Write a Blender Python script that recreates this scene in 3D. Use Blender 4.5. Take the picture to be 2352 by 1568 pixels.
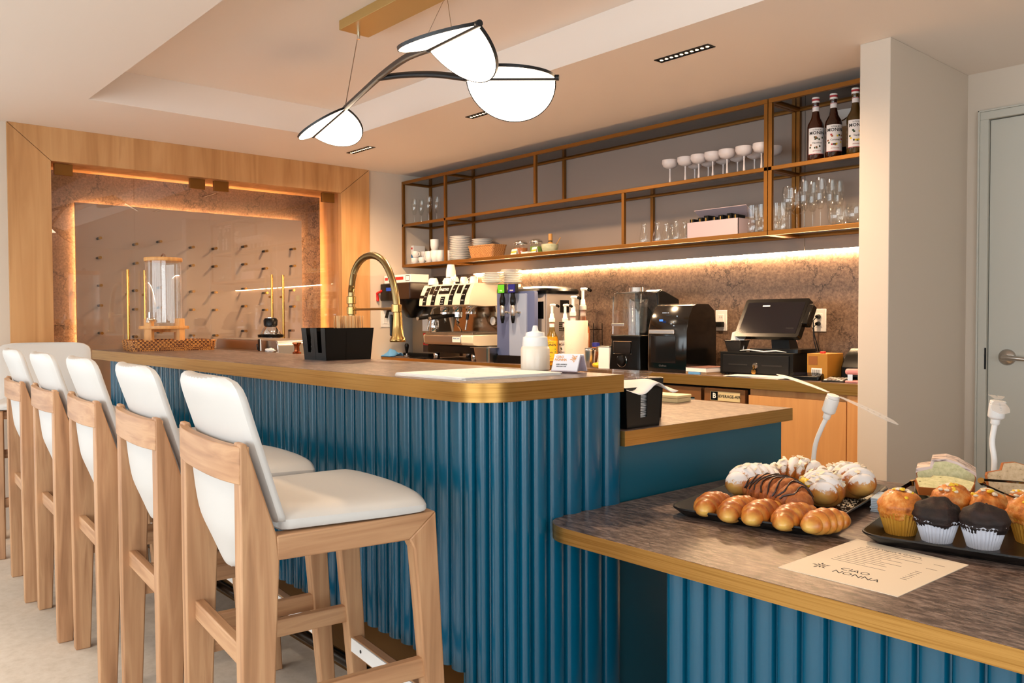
import bpy, bmesh, math, random
from mathutils import Vector, Matrix
for o in list(bpy.data.objects): bpy.data.objects.remove(o, do_unlink=True)
SC = bpy.context.scene
COL = SC.collection
R = math.radians
rnd = random.Random(7)

# ------------------------------------------------------------------ camera
CAM_H = 1.2
F_PX, IMG_W, IMG_H = 1897.04, 2352, 1568
YAW, PIT, ROL = R(41.359), R(1.530), R(0.213)
_f = Vector((-math.cos(YAW)*math.cos(PIT), math.sin(YAW)*math.cos(PIT), -math.sin(PIT)))
_r = Vector((math.sin(YAW), math.cos(YAW), 0))
_d = _f.cross(_r)
_rr = _r*math.cos(ROL) + _d*math.sin(ROL)
_dd = -_r*math.sin(ROL) + _d*math.cos(ROL)
cam_data = bpy.data.cameras.new('camera')
cam_data.sensor_width = 36
cam_data.lens = F_PX/IMG_W*36
cam_data.clip_start = 0.02
cam = bpy.data.objects.new('camera', cam_data)
COL.objects.link(cam)
cam.matrix_world = Matrix(((_rr.x, -_dd.x, -_f.x, 0), (_rr.y, -_dd.y, -_f.y, 0), (_rr.z, -_dd.z, -_f.z, CAM_H), (0, 0, 0, 1)))
SC.camera = cam

def ray(x, y): return _rr*((x-1176)/F_PX) + _dd*((y-784)/F_PX) + _f
def at(x, y, ax, v):
    d = ray(x, y); o = Vector((0, 0, CAM_H))
    return o + d*((v-o[ax])/d[ax])
def zp(x, y, z): return at(x, y, 2, z)
def yp(x, y, v): return at(x, y, 1, v)
def xp(x, y, v): return at(x, y, 0, v)

# ------------------------------------------------------------------ world, daylight, exposure
SC.view_settings.view_transform = 'Standard'
SC.view_settings.look = 'None'
SC.view_settings.exposure = 0.0
SC.view_settings.gamma = 1.0
SC.view_settings.use_curve_mapping = False
SC.cycles.transparent_max_bounces = 32
W = bpy.data.worlds.new('world'); SC.world = W; W.use_nodes = True
bgn = W.node_tree.nodes['Background']
bgn.inputs[0].default_value = (0.78, 0.88, 1.0, 1)
bgn.inputs[1].default_value = 1.2

def area_light(name, loc, rot, sx, sy, power, color):
    l = bpy.data.lights.new(name, 'AREA'); l.shape = 'RECTANGLE'; l.size = sx; l.size_y = sy
    l.energy = power; l.color = color
    o = bpy.data.objects.new(name, l); COL.objects.link(o); o.location = loc; o.rotation_euler = rot
    return o
# daylight entering by the windows behind the photographer (just outside the panes)
DAY = (0.92, 0.96, 1.0)
area_light('daylight_front', (-1.6, -3.16, 1.25), (R(90), 0, 0), 6.6, 2.0, 190, DAY)
area_light('daylight_side', (3.16, -0.9, 1.25), (R(90), 0, R(90)), 3.8, 2.0, 105, DAY)
area_light('daylight_left', (-5.8, -1.15, 1.2), (R(90), 0, R(-90)), 2.9, 2.0, 22, DAY)

# ------------------------------------------------------------------ helpers
def tag(o, label=None, cat=None, group=None, kind=None):
    if label: o['label'] = label
    if cat: o['category'] = cat
    if group: o['group'] = group
    if kind: o['kind'] = kind
    return o
def thing(name, label, cat, loc=(0, 0, 0), rz=0, group=None):
    o = bpy.data.objects.new(name, None); COL.objects.link(o)
    o.empty_display_size = 0.05
    o.location = loc; o.rotation_euler = (0, 0, rz)
    return tag(o, label, cat, group)
def copy_tree(o, parent=None):
    c = o.copy(); COL.objects.link(c); c.parent = parent
    for ch in o.children: copy_tree(ch, c)
    return c
class MB:
    def __init__(s): s.v = []; s.f = []
    def add(s, vs, fs, M=None):
        b = len(s.v)
        for p in vs:
            p = Vector(p)
            s.v.append(M @ p if M else p)
        for q in fs: s.f.append([b+i for i in q])
        return s
    def box(s, c, d, M=None):
        x, y, z = d[0]/2, d[1]/2, d[2]/2
        vs = [(c[0]+a*x, c[1]+b*y, c[2]+e*z) for a in (-1, 1) for b in (-1, 1) for e in (-1, 1)]
        return s.add(vs, [(0, 1, 3, 2), (4, 6, 7, 5), (0, 4, 5, 1), (2, 3, 7, 6), (0, 2, 6, 4), (1, 5, 7, 3)], M)
    def b2(s, a, b, M=None):
        return s.box([(a[i]+b[i])/2 for i in range(3)], [abs(b[i]-a[i]) for i in range(3)], M)
    def loft(s, rings, cap=True, closed=True, M=None):
        n = len(rings[0]); vs = [p for r in rings for p in r]; fs = []
        for i in range(len(rings)-1):
            for j in range(n if closed else n-1):
                k = (j+1) % n
                fs.append((i*n+j, i*n+k, (i+1)*n+k, (i+1)*n+j))
        if cap and closed:
            fs.append(tuple(range(n-1, -1, -1))); fs.append(tuple(range((len(rings)-1)*n, len(rings)*n)))
        return s.add(vs, fs, M)
    def tube(s, pts, r, n=10, cap=True, M=None):
        pts = [Vector(p) for p in pts]; rs = r if isinstance(r, (list, tuple)) else [r]*len(pts)
        rings = []; up = None
        for i, p in enumerate(pts):
            a = pts[max(0, i-1)]; b = pts[min(len(pts)-1, i+1)]
            t = (b-a).normalized()
            if up is None:
                up = Vector((0, 0, 1)) if abs(t.z) < 0.9 else Vector((1, 0, 0))
            u = t.cross(up).normalized(); w = u.cross(t).normalized(); up = w
            rings.append([p + (u*math.cos(2*math.pi*j/n) + w*math.sin(2*math.pi*j/n))*rs[i] for j in range(n)])
        return s.loft(rings, cap, True, M)
    def cyl(s, a, b, r, r2=None, n=16, M=None): return s.tube([a, b], [r, r if r2 is None else r2], n, True, M)
    def lathe(s, prof, n=20, c=(0, 0, 0), cap=True, M=None):
        rings = [[(c[0]+r*math.cos(2*math.pi*j/n), c[1]+r*math.sin(2*math.pi*j/n), c[2]+z) for j in range(n)] for r, z in prof]
        return s.loft(rings, cap, True, M)
    def prism(s, poly, z0, z1, M=None):
        return s.loft([[(x, y, z0) for x, y in poly], [(x, y, z1) for x, y in poly]], True, True, M)
    def blob(s, c, rad, fn=None, nu=16, nv=10, M=None):
        vs = [(0, 0, -1)]; fs = []
        for i in range(1, nv):
            t = math.pi*i/nv
            for j in range(nu):
                p = 2*math.pi*j/nu; vs.append((math.sin(t)*math.cos(p), math.sin(t)*math.sin(p), -math.cos(t)))
        vs.append((0, 0, 1)); L = len(vs)-1
        for j in range(nu):
            k = (j+1) % nu
            fs.append((0, 1+k, 1+j)); fs.append((L, 1+(nv-2)*nu+j, 1+(nv-2)*nu+k))
            for i in range(nv-2): fs.append((1+i*nu+j, 1+i*nu+k, 1+(i+1)*nu+k, 1+(i+1)*nu+j))
        out = []
        for v in vs:
            v = Vector(v); q = Vector((v.x*rad[0], v.y*rad[1], v.z*rad[2]))
            if fn: q = fn(v, q)
            out.append(q + Vector(c))
        return s.add(out, fs, M)
    def mesh(s, name, smooth=40):
        me = bpy.data.meshes.new(name)
        me.from_pydata([tuple(v) for v in s.v], [], s.f)
        bm = bmesh.new(); bm.from_mesh(me); bmesh.ops.recalc_face_normals(bm, faces=bm.faces); bm.to_mesh(me); bm.free()
        if smooth:
            me.polygons.foreach_set('use_smooth', [True]*len(me.polygons))
            me.set_sharp_from_angle(angle=R(smooth))
        return me
    def build(s, name, m, parent=None, smooth=40, bevel=0, seg=2, loc=None, rot=None, label=None):
        me = s.mesh(name, smooth)
        o = bpy.data.objects.new(name, me); COL.objects.link(o)
        if m: me.materials.append(m)
        if parent: o.parent = parent
        if loc is not None: o.location = loc
        if rot is not None: o.rotation_euler = rot
        if bevel:
            b = o.modifiers.new('bevel', 'BEVEL'); b.width = bevel; b.segments = seg; b.limit_method = 'ANGLE'; b.angle_limit = R(35)
            b.harden_normals = False
        if label: o['label'] = label
        return o
def inst(mesh, name, parent=None, loc=(0, 0, 0), rot=(0, 0, 0), scale=(1, 1, 1)):
    o = bpy.data.objects.new(name, mesh); COL.objects.link(o)
    o.parent = parent; o.location = loc; o.rotation_euler = rot; o.scale = scale
    return o
def subsurf(o, n=2):
    m = o.modifiers.new('sub', 'SUBSURF'); m.levels = n; m.render_levels = n
    return o
def struct(name, mb, m, bevel=0, smooth=0, parent=None):
    o = mb.build(name, m, parent, smooth, bevel)
    if not parent: o['kind'] = 'structure'
    return o
def rrect(x0, y0, x1, y1, r, n=6, corners=(1, 1, 1, 1)):
    out = []
    for k, (cx, cy, a) in enumerate(((x1, y1, 0), (x0, y1, 90), (x0, y0, 180), (x1, y0, 270))):
        if not corners[k]: out.append((cx, cy)); continue
        sx = -1 if cx == x1 else 1; sy = -1 if cy == y1 else 1
        for i in range(n+1):
            t = R(a+90*i/n)
            out.append((cx+sx*r+r*math.cos(t), cy+sy*r+r*math.sin(t)))
    return out
_font = None
def text(s, size, m, parent, M, name='lettering', ext=0.0003, align='CENTER', space=1.0, bold=0.0):
    cu = bpy.data.curves.new(name, 'FONT'); cu.body = s; cu.size = size; cu.align_x = align; cu.align_y = 'CENTER'
    cu.extrude = ext; cu.resolution_u = 2; cu.space_character = space; cu.offset = bold
    to = bpy.data.objects.new('tmp_text', cu); COL.objects.link(to)
    dg = bpy.context.evaluated_depsgraph_get()
    me = bpy.data.meshes.new_from_object(to.evaluated_get(dg))
    bpy.data.objects.remove(to, do_unlink=True); bpy.data.curves.remove(cu)
    me.name = name; me.transform(M); me.materials.clear(); me.materials.append(m)
    o = bpy.data.objects.new(name, me); COL.objects.link(o); o.parent = parent
    return o
def frame(o, x, z):   # matrix with local x along x, local y along up vector z
    x = Vector(x).normalized(); y = Vector(z); y = (y-x*y.dot(x)).normalized(); n = x.cross(y)
    return Matrix(((x.x, y.x, n.x, o[0]), (x.y, y.y, n.y, o[1]), (x.z, y.z, n.z, o[2]), (0, 0, 0, 1)))

# ------------------------------------------------------------------ materials
MATS = {}
def srgb(*c):
    return tuple(((v/255)/12.92 if v/255 <= 0.04045 else ((v/255+0.055)/1.055)**2.4) for v in c) + (1,)
def mat(name, col, rough=0.5, metal=0.0, spec=None, emit=None, estr=0, coat=0, sss=0, aniso=0, bump=0, bscale=200):
    m = bpy.data.materials.new(name); m.use_nodes = True; MATS[name] = m
    b = m.node_tree.nodes['Principled BSDF']
    b.inputs['Base Color'].default_value = srgb(*col) if len(col) == 3 else col
    b.inputs['Roughness'].default_value = rough; b.inputs['Metallic'].default_value = metal
    if spec is not None: b.inputs['Specular IOR Level'].default_value = spec
    if emit: b.inputs['Emission Color'].default_value = emit; b.inputs['Emission Strength'].default_value = estr
    if coat: b.inputs['Coat Weight'].default_value = coat; b.inputs['Coat Roughness'].default_value = 0.15
    if bump:
        nt = m.node_tree; N = nt.nodes; L = nt.links
        tc = N.new('ShaderNodeTexCoord'); n = N.new('ShaderNodeTexNoise'); n.inputs['Scale'].default_value = bscale; n.inputs['Detail'].default_value = 3
        bp = N.new('ShaderNodeBump'); bp.inputs['Strength'].default_value = bump; bp.inputs['Distance'].default_value = 0.002
        L.new(tc.outputs['Object'], n.inputs['Vector']); L.new(n.outputs['Fac'], bp.inputs['Height']); L.new(bp.outputs['Normal'], b.inputs['Normal'])
    return m
def ramp(N, stops):
    r = N.new('ShaderNodeValToRGB'); e = r.color_ramp.elements
    while len(e) < len(stops): e.new(0.5)
    for i, (p, c) in enumerate(stops):
        e[i].position = p; e[i].color = srgb(*c) if len(c) == 3 else c
    return r
def grain(name, stops, scale, rough=0.45, metal=0.0, bump=0.1, detail=5, noise=1.0, coat=0, dist=0.6):
    """stretched noise: scale = (sx,sy,sz) frequency along object axes"""
    m = mat(name, (128, 128, 128), rough, metal, coat=coat)
    nt = m.node_tree; N = nt.nodes; L = nt.links; b = N['Principled BSDF']
    tc = N.new('ShaderNodeTexCoord'); mp = N.new('ShaderNodeMapping'); mp.inputs['Scale'].default_value = scale
    oi = N.new('ShaderNodeObjectInfo'); ad = N.new('ShaderNodeVectorMath'); ad.operation = 'ADD'
    ml = N.new('ShaderNodeVectorMath'); ml.operation = 'SCALE'; ml.inputs['Scale'].default_value = 9.7
    L.new(oi.outputs['Location'], ml.inputs[0])
    n = N.new('ShaderNodeTexNoise'); n.inputs['Scale'].default_value = noise; n.inputs['Detail'].default_value = detail; n.inputs['Distortion'].default_value = dist
    L.new(tc.outputs['Object'], mp.inputs['Vector']); L.new(mp.outputs['Vector'], ad.inputs[0]); L.new(ml.outputs['Vector'], ad.inputs[1]); L.new(ad.outputs['Vector'], n.inputs['Vector'])
    r = ramp(N, stops); L.new(n.outputs['Fac'], r.inputs['Fac']); L.new(r.outputs['Color'], b.inputs['Base Color'])
    if bump:
        bp = N.new('ShaderNodeBump'); bp.inputs['Strength'].default_value = bump; bp.inputs['Distance'].default_value = 0.002
        L.new(n.outputs['Fac'], bp.inputs['Height']); L.new(bp.outputs['Normal'], b.inputs['Normal'])
    return m
def weave(name, a, b, scale=90, rough=0.55):
    m = mat(name, a, rough); nt = m.node_tree; N = nt.nodes; L = nt.links; p = N['Principled BSDF']
    tc = N.new('ShaderNodeTexCoord'); ck = N.new('ShaderNodeTexChecker'); ck.inputs['Scale'].default_value = scale
    ck.inputs['Color1'].default_value = srgb(*a); ck.inputs['Color2'].default_value = srgb(*b)
    nz = N.new('ShaderNodeTexNoise'); nz.inputs['Scale'].default_value = 60; mx = N.new('ShaderNodeMixRGB'); mx.blend_type = 'ADD'; mx.inputs['Fac'].default_value = 0.006
    L.new(tc.outputs['Object'], mx.inputs[1]); L.new(nz.outputs['Color'], mx.inputs[2]); L.new(tc.outputs['Object'], nz.inputs['Vector'])
    L.new(mx.outputs['Color'], ck.inputs['Vector']); L.new(ck.outputs['Color'], p.inputs['Base Color'])
    bp = N.new('ShaderNodeBump'); bp.inputs['Strength'].default_value = 0.6; bp.inputs['Distance'].default_value = 0.003
    L.new(ck.outputs['Fac'], bp.inputs['Height']); L.new(bp.outputs['Normal'], p.inputs['Normal'])
    return m
def stone(name, base, dark, light, vscale=3.0, rough=0.35, speck=60, vein=0.03, stretch=(1, 1, 1), speckamt=0.35, bump=0.05, veinamt=0.9):
    m = mat(name, base, rough)
    nt = m.node_tree; N = nt.nodes; L = nt.links; b = N['Principled BSDF']
    tc = N.new('ShaderNodeTexCoord'); mp = N.new('ShaderNodeMapping'); mp.inputs['Scale'].default_value = stretch
    L.new(tc.outputs['Object'], mp.inputs['Vector'])
    wn = N.new('ShaderNodeTexNoise'); wn.inputs['Scale'].default_value = vscale*2.2; wn.inputs['Detail'].default_value = 8; wn.inputs['Roughness'].default_value = 0.65
    L.new(mp.outputs['Vector'], wn.inputs['Vector'])
    mx = N.new('ShaderNodeMixRGB'); mx.blend_type = 'ADD'; mx.inputs['Fac'].default_value = 0.55
    L.new(mp.outputs['Vector'], mx.inputs[1]); L.new(wn.outputs['Color'], mx.inputs[2])
    vo = N.new('ShaderNodeTexVoronoi'); vo.feature = 'DISTANCE_TO_EDGE'; vo.inputs['Scale'].default_value = vscale
    L.new(mx.outputs['Color'], vo.inputs['Vector'])
    vr = ramp(N, [(0.0, (0, 0, 0, 1)), (vein, (1, 1, 1, 1))]); L.new(vo.outputs['Distance'], vr.inputs['Fac'])
    v2 = N.new('ShaderNodeTexVoronoi'); v2.feature = 'DISTANCE_TO_EDGE'; v2.inputs['Scale'].default_value = vscale*5.3
    L.new(mx.outputs['Color'], v2.inputs['Vector'])
    vr2 = ramp(N, [(0.0, (0, 0, 0, 1)), (vein*0.9, (1, 1, 1, 1))]); L.new(v2.outputs['Distance'], vr2.inputs['Fac'])
    sn = N.new('ShaderNodeTexNoise'); sn.inputs['Scale'].default_value = speck; sn.inputs['Detail'].default_value = 5; sn.inputs['Roughness'].default_value = 0.7
    L.new(mp.outputs['Vector'], sn.inputs['Vector'])
    c0 = ramp(N, [(0.5-speckamt*0.6, dark), (0.5, base), (0.5+speckamt*0.6, light)]); L.new(sn.outputs['Fac'], c0.inputs['Fac'])
    bn = N.new('ShaderNodeTexNoise'); bn.inputs['Scale'].default_value = vscale*0.8; bn.inputs['Detail'].default_value = 3
    L.new(mp.outputs['Vector'], bn.inputs['Vector'])
    br = ramp(N, [(0.3, (0.72, 0.72, 0.72, 1)), (0.7, (1.15, 1.15, 1.15, 1))]); L.new(bn.outputs['Fac'], br.inputs['Fac'])
    m1 = N.new('ShaderNodeMixRGB'); m1.blend_type = 'MULTIPLY'; m1.inputs['Fac'].default_value = 1
    L.new(c0.outputs['Color'], m1.inputs[1]); L.new(br.outputs['Color'], m1.inputs[2])
    # veins break up: a mask decides where they show
    mk = N.new('ShaderNodeTexNoise'); mk.inputs['Scale'].default_value = vscale*1.3; mk.inputs['Detail'].default_value = 2
    L.new(mp.outputs['Vector'], mk.inputs['Vector'])
    mr = ramp(N, [(0.50, (0, 0, 0, 1)), (0.66, (1, 1, 1, 1))]); L.new(mk.outputs['Fac'], mr.inputs['Fac'])
    def veil(src, amount):
        a_ = N.new('ShaderNodeMath'); a_.operation = 'MAXIMUM'; L.new(src, a_.inputs[0]); L.new(mr.outputs['Color'], a_.inputs[1])
        b_ = N.new('ShaderNodeMath'); b_.operation = 'MAXIMUM'; b_.inputs[1].default_value = 1-amount; L.new(a_.outputs[0], b_.inputs[0])
        return b_.outputs[0]
    dk = N.new('ShaderNodeMixRGB'); dk.blend_type = 'MIX'; dk.inputs[1].default_value = srgb(*[v*0.5 for v in dark])
    L.new(veil(vr.outputs['Color'], veinamt), dk.inputs['Fac']); L.new(m1.outputs['Color'], dk.inputs[2])
    dk2 = N.new('ShaderNodeMixRGB'); dk2.blend_type = 'MIX'; dk2.inputs[1].default_value = srgb(*[v*0.6 for v in dark])
    L.new(veil(vr2.outputs['Color'], veinamt*0.7), dk2.inputs['Fac']); L.new(dk.outputs['Color'], dk2.inputs[2])
    L.new(dk2.outputs['Color'], b.inputs['Base Color'])
    if bump:
        bp = N.new('ShaderNodeBump'); bp.inputs['Strength'].default_value = bump; bp.inputs['Distance'].default_value = 0.002
        L.new(sn.outputs['Fac'], bp.inputs['Height']); L.new(bp.outputs['Normal'], b.inputs['Normal'])
    return m
def thin_glass(name, tint=(1, 1, 1, 1), rough=0.0, ior=1.5, boost=1.0, refl=(1, 1, 1, 1)):
    """thin pane or thin-walled vessel: clear, with a facing-dependent reflection that stays below full mirror at the rim"""
    m = bpy.data.materials.new(name); m.use_nodes = True; MATS[name] = m
    nt = m.node_tree; N = nt.nodes; L = nt.links; N.clear()
    out = N.new('ShaderNodeOutputMaterial'); mx = N.new('ShaderNodeMixShader')
    lw = N.new('ShaderNodeLayerWeight'); lw.inputs['Blend'].default_value = 0.5
    pw = N.new('ShaderNodeMath'); pw.operation = 'POWER'; pw.inputs[1].default_value = 4.0
    ma = N.new('ShaderNodeMath'); ma.operation = 'MULTIPLY_ADD'; ma.inputs[1].default_value = 0.42*boost; ma.inputs[2].default_value = 0.045*boost; ma.use_clamp = True
    tr = N.new('ShaderNodeBsdfTransparent'); tr.inputs[0].default_value = tint
    gl = N.new('ShaderNodeBsdfGlossy'); gl.inputs['Roughness'].default_value = rough; gl.inputs[0].default_value = refl
    L.new(lw.outputs['Facing'], pw.inputs[0]); L.new(pw.outputs[0], ma.inputs[0]); L.new(ma.outputs[0], mx.inputs[0]); L.new(tr.outputs[0], mx.inputs[1]); L.new(gl.outputs[0], mx.inputs[2]); L.new(mx.outputs[0], out.inputs[0])
    return m
def emitter(name, col, strength):
    m = bpy.data.materials.new(name); m.use_nodes = True; MATS[name] = m
    nt = m.node_tree; N = nt.nodes; N.clear()
    out = N.new('ShaderNodeOutputMaterial'); e = N.new('ShaderNodeEmission'); e.inputs[0].default_value = col; e.inputs[1].default_value = strength
    nt.links.new(e.outputs[0], out.inputs[0]); return m

WARM = (1.0, 0.60, 0.30, 1)
M_paint = mat('greige_paint', (212, 199, 184), 0.75, bump=0.05, bscale=300)
M_taupe = mat('taupe_panel', (152, 136, 126), 0.6, bump=0.04, bscale=300)
M_ceil = mat('ceiling_paint', (240, 229, 219), 0.8)
M_doorp = mat('door_paint', (196, 194, 184), 0.5)
M_oak = grain('oak_veneer', [(0.3, (176, 126, 76)), (0.5, (196, 147, 95)), (0.68, (207, 160, 108)), (0.8, (182, 132, 82))], (14, 14, 1.1), 0.45, bump=0.04)
M_oakh = grain('oak_cabinet', [(0.3, (188, 132, 78)), (0.5, (208, 154, 96)), (0.75, (196, 142, 86))], (16, 16, 1.0), 0.4, bump=0.04)
OAKS = [(0.25, (150, 108, 74)), (0.45, (180, 134, 96)), (0.6, (196, 152, 112)), (0.78, (166, 120, 84))]
M_leg = grain('stool_oak_upright', OAKS, (34, 34, 2.2), 0.5, bump=0.12)
M_legx = grain('stool_oak_cross', OAKS, (2.2, 34, 34), 0.5, bump=0.12)
M_legy = grain('stool_oak_side', OAKS, (34, 2.2, 34), 0.5, bump=0.12)
M_leather = mat('white_leather', (208, 206, 203), 0.45, bump=0.08, bscale=700)
M_brass = grain('brushed_brass', [(0.3, (160, 116, 54)), (0.55, (188, 144, 78)), (0.75, (172, 128, 64))], (1.5, 1.5, 160), 0.34, 0.85, 0.02, noise=1.5)
M_bronze = mat('bronze_frame', (142, 94, 36), 0.38, 0.65)
M_gold = mat('polished_brass', (196, 150, 80), 0.2, 1.0)
M_hinge = mat('aged_brass', (128, 86, 34), 0.4, 0.7)
M_teal = mat('teal_paint', (0, 82, 112), 0.22, spec=0.7)
M_tealflat = mat('teal_panel', (8, 86, 108), 0.4)
M_top = stone('bar_laminate', (116, 96, 86), (74, 58, 51), (154, 133, 121), 3.0, 0.33, 30, 0.020, (0.8, 2.6, 1), 0.2, 0.08, veinamt=0.9)
M_splash = stone('dark_marble', (116, 94, 78), (74, 56, 44), (150, 126, 106), 2.1, 0.35, 85, 0.016, (1, 1, 1), 0.42, veinamt=1.0)
M_floor = stone('pale_floor', (216, 203, 187), (198, 184, 166), (228, 217, 203), 0.9, 0.5, 26, 0.002, (1, 1, 1), 0.5, veinamt=0.0)
M_black = mat('black_plastic', (8, 8, 8), 0.25, spec=0.3)
M_blackm = mat('black_matte', (8, 8, 8), 0.6, spec=0.2)
M_dark = mat('dark_anodised', (22, 24, 28), 0.35, 0.6)
M_white = mat('white_plastic', (238, 238, 236), 0.35)
M_porc = mat('white_porcelain', (240, 238, 234), 0.15, coat=0.3)
M_paper = mat('paper', (240, 236, 232), 0.7)
M_cream = mat('cream_enamel', (236, 222, 196), 0.22, coat=0.4)
M_steel = mat('stainless_steel', (190, 184, 178), 0.28, 1.0)
M_chrome = mat('chrome', (225, 225, 225), 0.06, 1.0)
M_glass = thin_glass('clear_glass', (0.97, 0.98, 0.97, 1), 0.0, 1.5, 1.9)
M_smoke = thin_glass('smoked_glass', (0.42, 0.40, 0.38, 1), 0.02, 1.5, 1.2)
M_doorglass = thin_glass('door_glass', (0.98, 0.975, 0.97, 1), 0.0, 1.5, 1.1)
M_ink = mat('black_ink', (24, 22, 20), 0.6)
# ================================================================== the room
XW, YB, ZC = -5.475, 3.985, 2.34
TX0, TX1, TY0, TY1, TZ = -4.65, 0.7, 1.195, 2.66, 2.515
YF, XS = -3.0, 3.0
struct('floor', MB().b2((-6.2, -3.2, -0.06), (3.2, 4.5, 0)), M_floor)
c = MB()
c.b2((-6.2, -3.2, ZC), (3.2, TY0, ZC+0.3)); c.b2((-6.2, TY1, ZC), (3.2, 4.5, ZC+0.3))
c.b2((-6.2, TY0, ZC), (TX0, TY1, ZC+0.3)); c.b2((TX1, TY0, ZC), (3.2, TY1, ZC+0.3)); c.b2((TX0, TY0, TZ), (TX1, TY1, TZ+0.12))
struct('ceiling', c, M_ceil)
# left wall with the wine niche
NY0, NY1, NZ, NX = 1.195, 3.121, 2.144, -5.79
w = MB()
w.b2((XW-0.45, -3.2, 0), (XW, -2.6, ZC)); w.b2((XW-0.45, -2.6, 0), (XW, 0.3, 0.12)); w.b2((XW-0.45, -2.6, 2.2), (XW, 0.3, ZC)); w.b2((XW-0.45, 0.3, 0), (XW, NY0-0.03, ZC))
w.b2((XW-0.45, NY1+0.03, 0), (XW, 4.5, ZC)); w.b2((XW-0.45, NY0-0.03, NZ+0.03), (XW, NY1+0.03, ZC)); w.b2((NX-0.14, NY0-0.03, 0), (NX-0.02, NY1+0.03, NZ+0.03))
struct('wall_left', w, M_paint)
# window in the left wall, out of view (daylight reaches the stools from there)
def window(name, a, b, axis, n, val, panes=True):
    """frame with n lights; axis = direction of the wall ('x' or 'y')"""
    m = MB(); z0, z1 = 0.12, 2.2
    def bx(u0, u1, za, zb, d=0.03):
        if axis == 'x': m.b2((u0, val-d, za), (u1, val+d, zb))
        else: m.b2((val-d, u0, za), (val+d, u1, zb))
    bx(a, b, z0, z0+0.06); bx(a, b, z1-0.06, z1)
    for i in range(n+1):
        u = a+(b-a)*i/n; u0 = max(a, u-0.03); u1 = min(b, u+0.03); bx(u0, u1, z0, z1)
    o = struct(name, m, M_dark)
    for i in range(n):
        u0 = a+(b-a)*i/n+0.03; u1 = a+(b-a)*(i+1)/n-0.03; p = MB()
        if axis == 'x': p.b2((u0, val-0.004, z0+0.06), (u1, val+0.004, z1-0.06))
        else: p.b2((val-0.004, u0, z0+0.06), (val+0.004, u1, z1-0.06))
        p.build('pane', M_glass, o, 0)
    return o
window('window_1', -4.9, 1.7, 'x', 5, YF-0.06)
window('window_2', -2.8, 1.0, 'y', 3, XS+0.06)
window('window_3', -2.6, 0.3, 'y', 2, XW-0.2)
w = MB(); w.b2((-6.0, YF-0.12, 0), (-4.9, YF, ZC)); w.b2((1.7, YF-0.12, 0), (3.2, YF, ZC)); w.b2((-4.9, YF-0.12, 0), (1.7, YF, 0.12)); w.b2((-4.9, YF-0.12, 2.2), (1.7, YF, ZC))
struct('wall_front', w, M_paint)
w = MB(); w.b2((XS, YF, 0), (XS+0.12, -2.8, ZC)); w.b2((XS, 1.0, 0), (XS+0.12, 4.5, ZC)); w.b2((XS, -2.8, 0), (XS+0.12, 1.0, 0.12)); w.b2((XS, -2.8, 2.2), (XS+0.12, 1.0, ZC))
struct('wall_side', w, M_paint)
# back wall: painted panels above the light line
PX = -1.647
seam = yp(1848, 560, 3.95).x
w = MB(); w.b2((XW, YB, 0), (PX, YB+0.3, ZC))
struct('wall_back', w, M_paint)
p = MB().b2((XW, 3.95, 1.548), (seam-0.0015, YB, ZC)).build('wall_panel', M_taupe, bpy.data.objects['wall_back'], 0)
p = MB().b2((seam+0.0015, 3.95, 1.548), (PX, YB, ZC)).build('wall_panel', M_taupe, bpy.data.objects['wall_back'], 0)
# pillar and the door wall
struct('wall_pillar', MB().b2((PX, 3.39, 0), (-1.52, 4.5, ZC)), M_paint, 0.003)
DX0, DX1, DZ, DY = -1.425, -0.5, 2.116, 4.206
w = MB(); w.b2((-1.52, DY, 0), (DX0-0.02, 4.5, ZC)); w.b2((DX1+0.02, DY, 0), (3.2, 4.5, ZC)); w.b2((DX0-0.02, DY, DZ+0.02), (DX1+0.02, 4.5, ZC))
struct('wall_right', w, M_paint)
door = struct('door_1', MB().b2((DX0+0.003, DY+0.004, 0.008), (DX1-0.003, DY+0.05, DZ-0.004)), M_doorp, 0.0015)
f = MB()
f.b2((DX0-0.044, DY-0.022, 0), (DX0-0.036, DY, DZ+0.044)); f.b2((DX0-0.044, DY-0.022, DZ+0.036), (DX1+0.044, DY, DZ+0.044))
f.b2((DX0-0.036, DY-0.016, 0), (DX0, DY+0.07, DZ)); f.b2((DX1, DY-0.016, 0), (DX1+0.04, DY+0.07, DZ)); f.b2((DX0-0.036, DY-0.016, DZ), (DX1+0.04, DY+0.07, DZ+0.036))
f.b2((DX0, DY+0.06, 0), (DX1, DY+0.09, DZ))
f.build('door_frame', M_doorp, door, 0, 0.002)
h = MB(); hx, hz = -1.341, 1.018
h.lathe([(0.0, 0), (0.037, 0), (0.037, 0.004), (0.03, 0.012), (0.012, 0.016), (0.012, 0.05), (0.0, 0.052)], 24, M=frame((hx, DY+0.004, hz), (1, 0, 0), (0, 0, 1)))
h.tube([(hx-0.005, DY-0.045, hz), (hx+0.03, DY-0.052, hz), (hx+0.075, DY-0.05, hz-0.004), (hx+0.115, DY-0.045, hz-0.006)], [0.012, 0.011, 0.0095, 0.009], 12)
h.build('lever_handle', M_steel, door, 50)
MB().b2((DX0-0.006, DY-0.018, 0.96), (DX0+0.001, DY-0.014, 1.06)).build('strike_plate', M_dark, door, 0)

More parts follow.
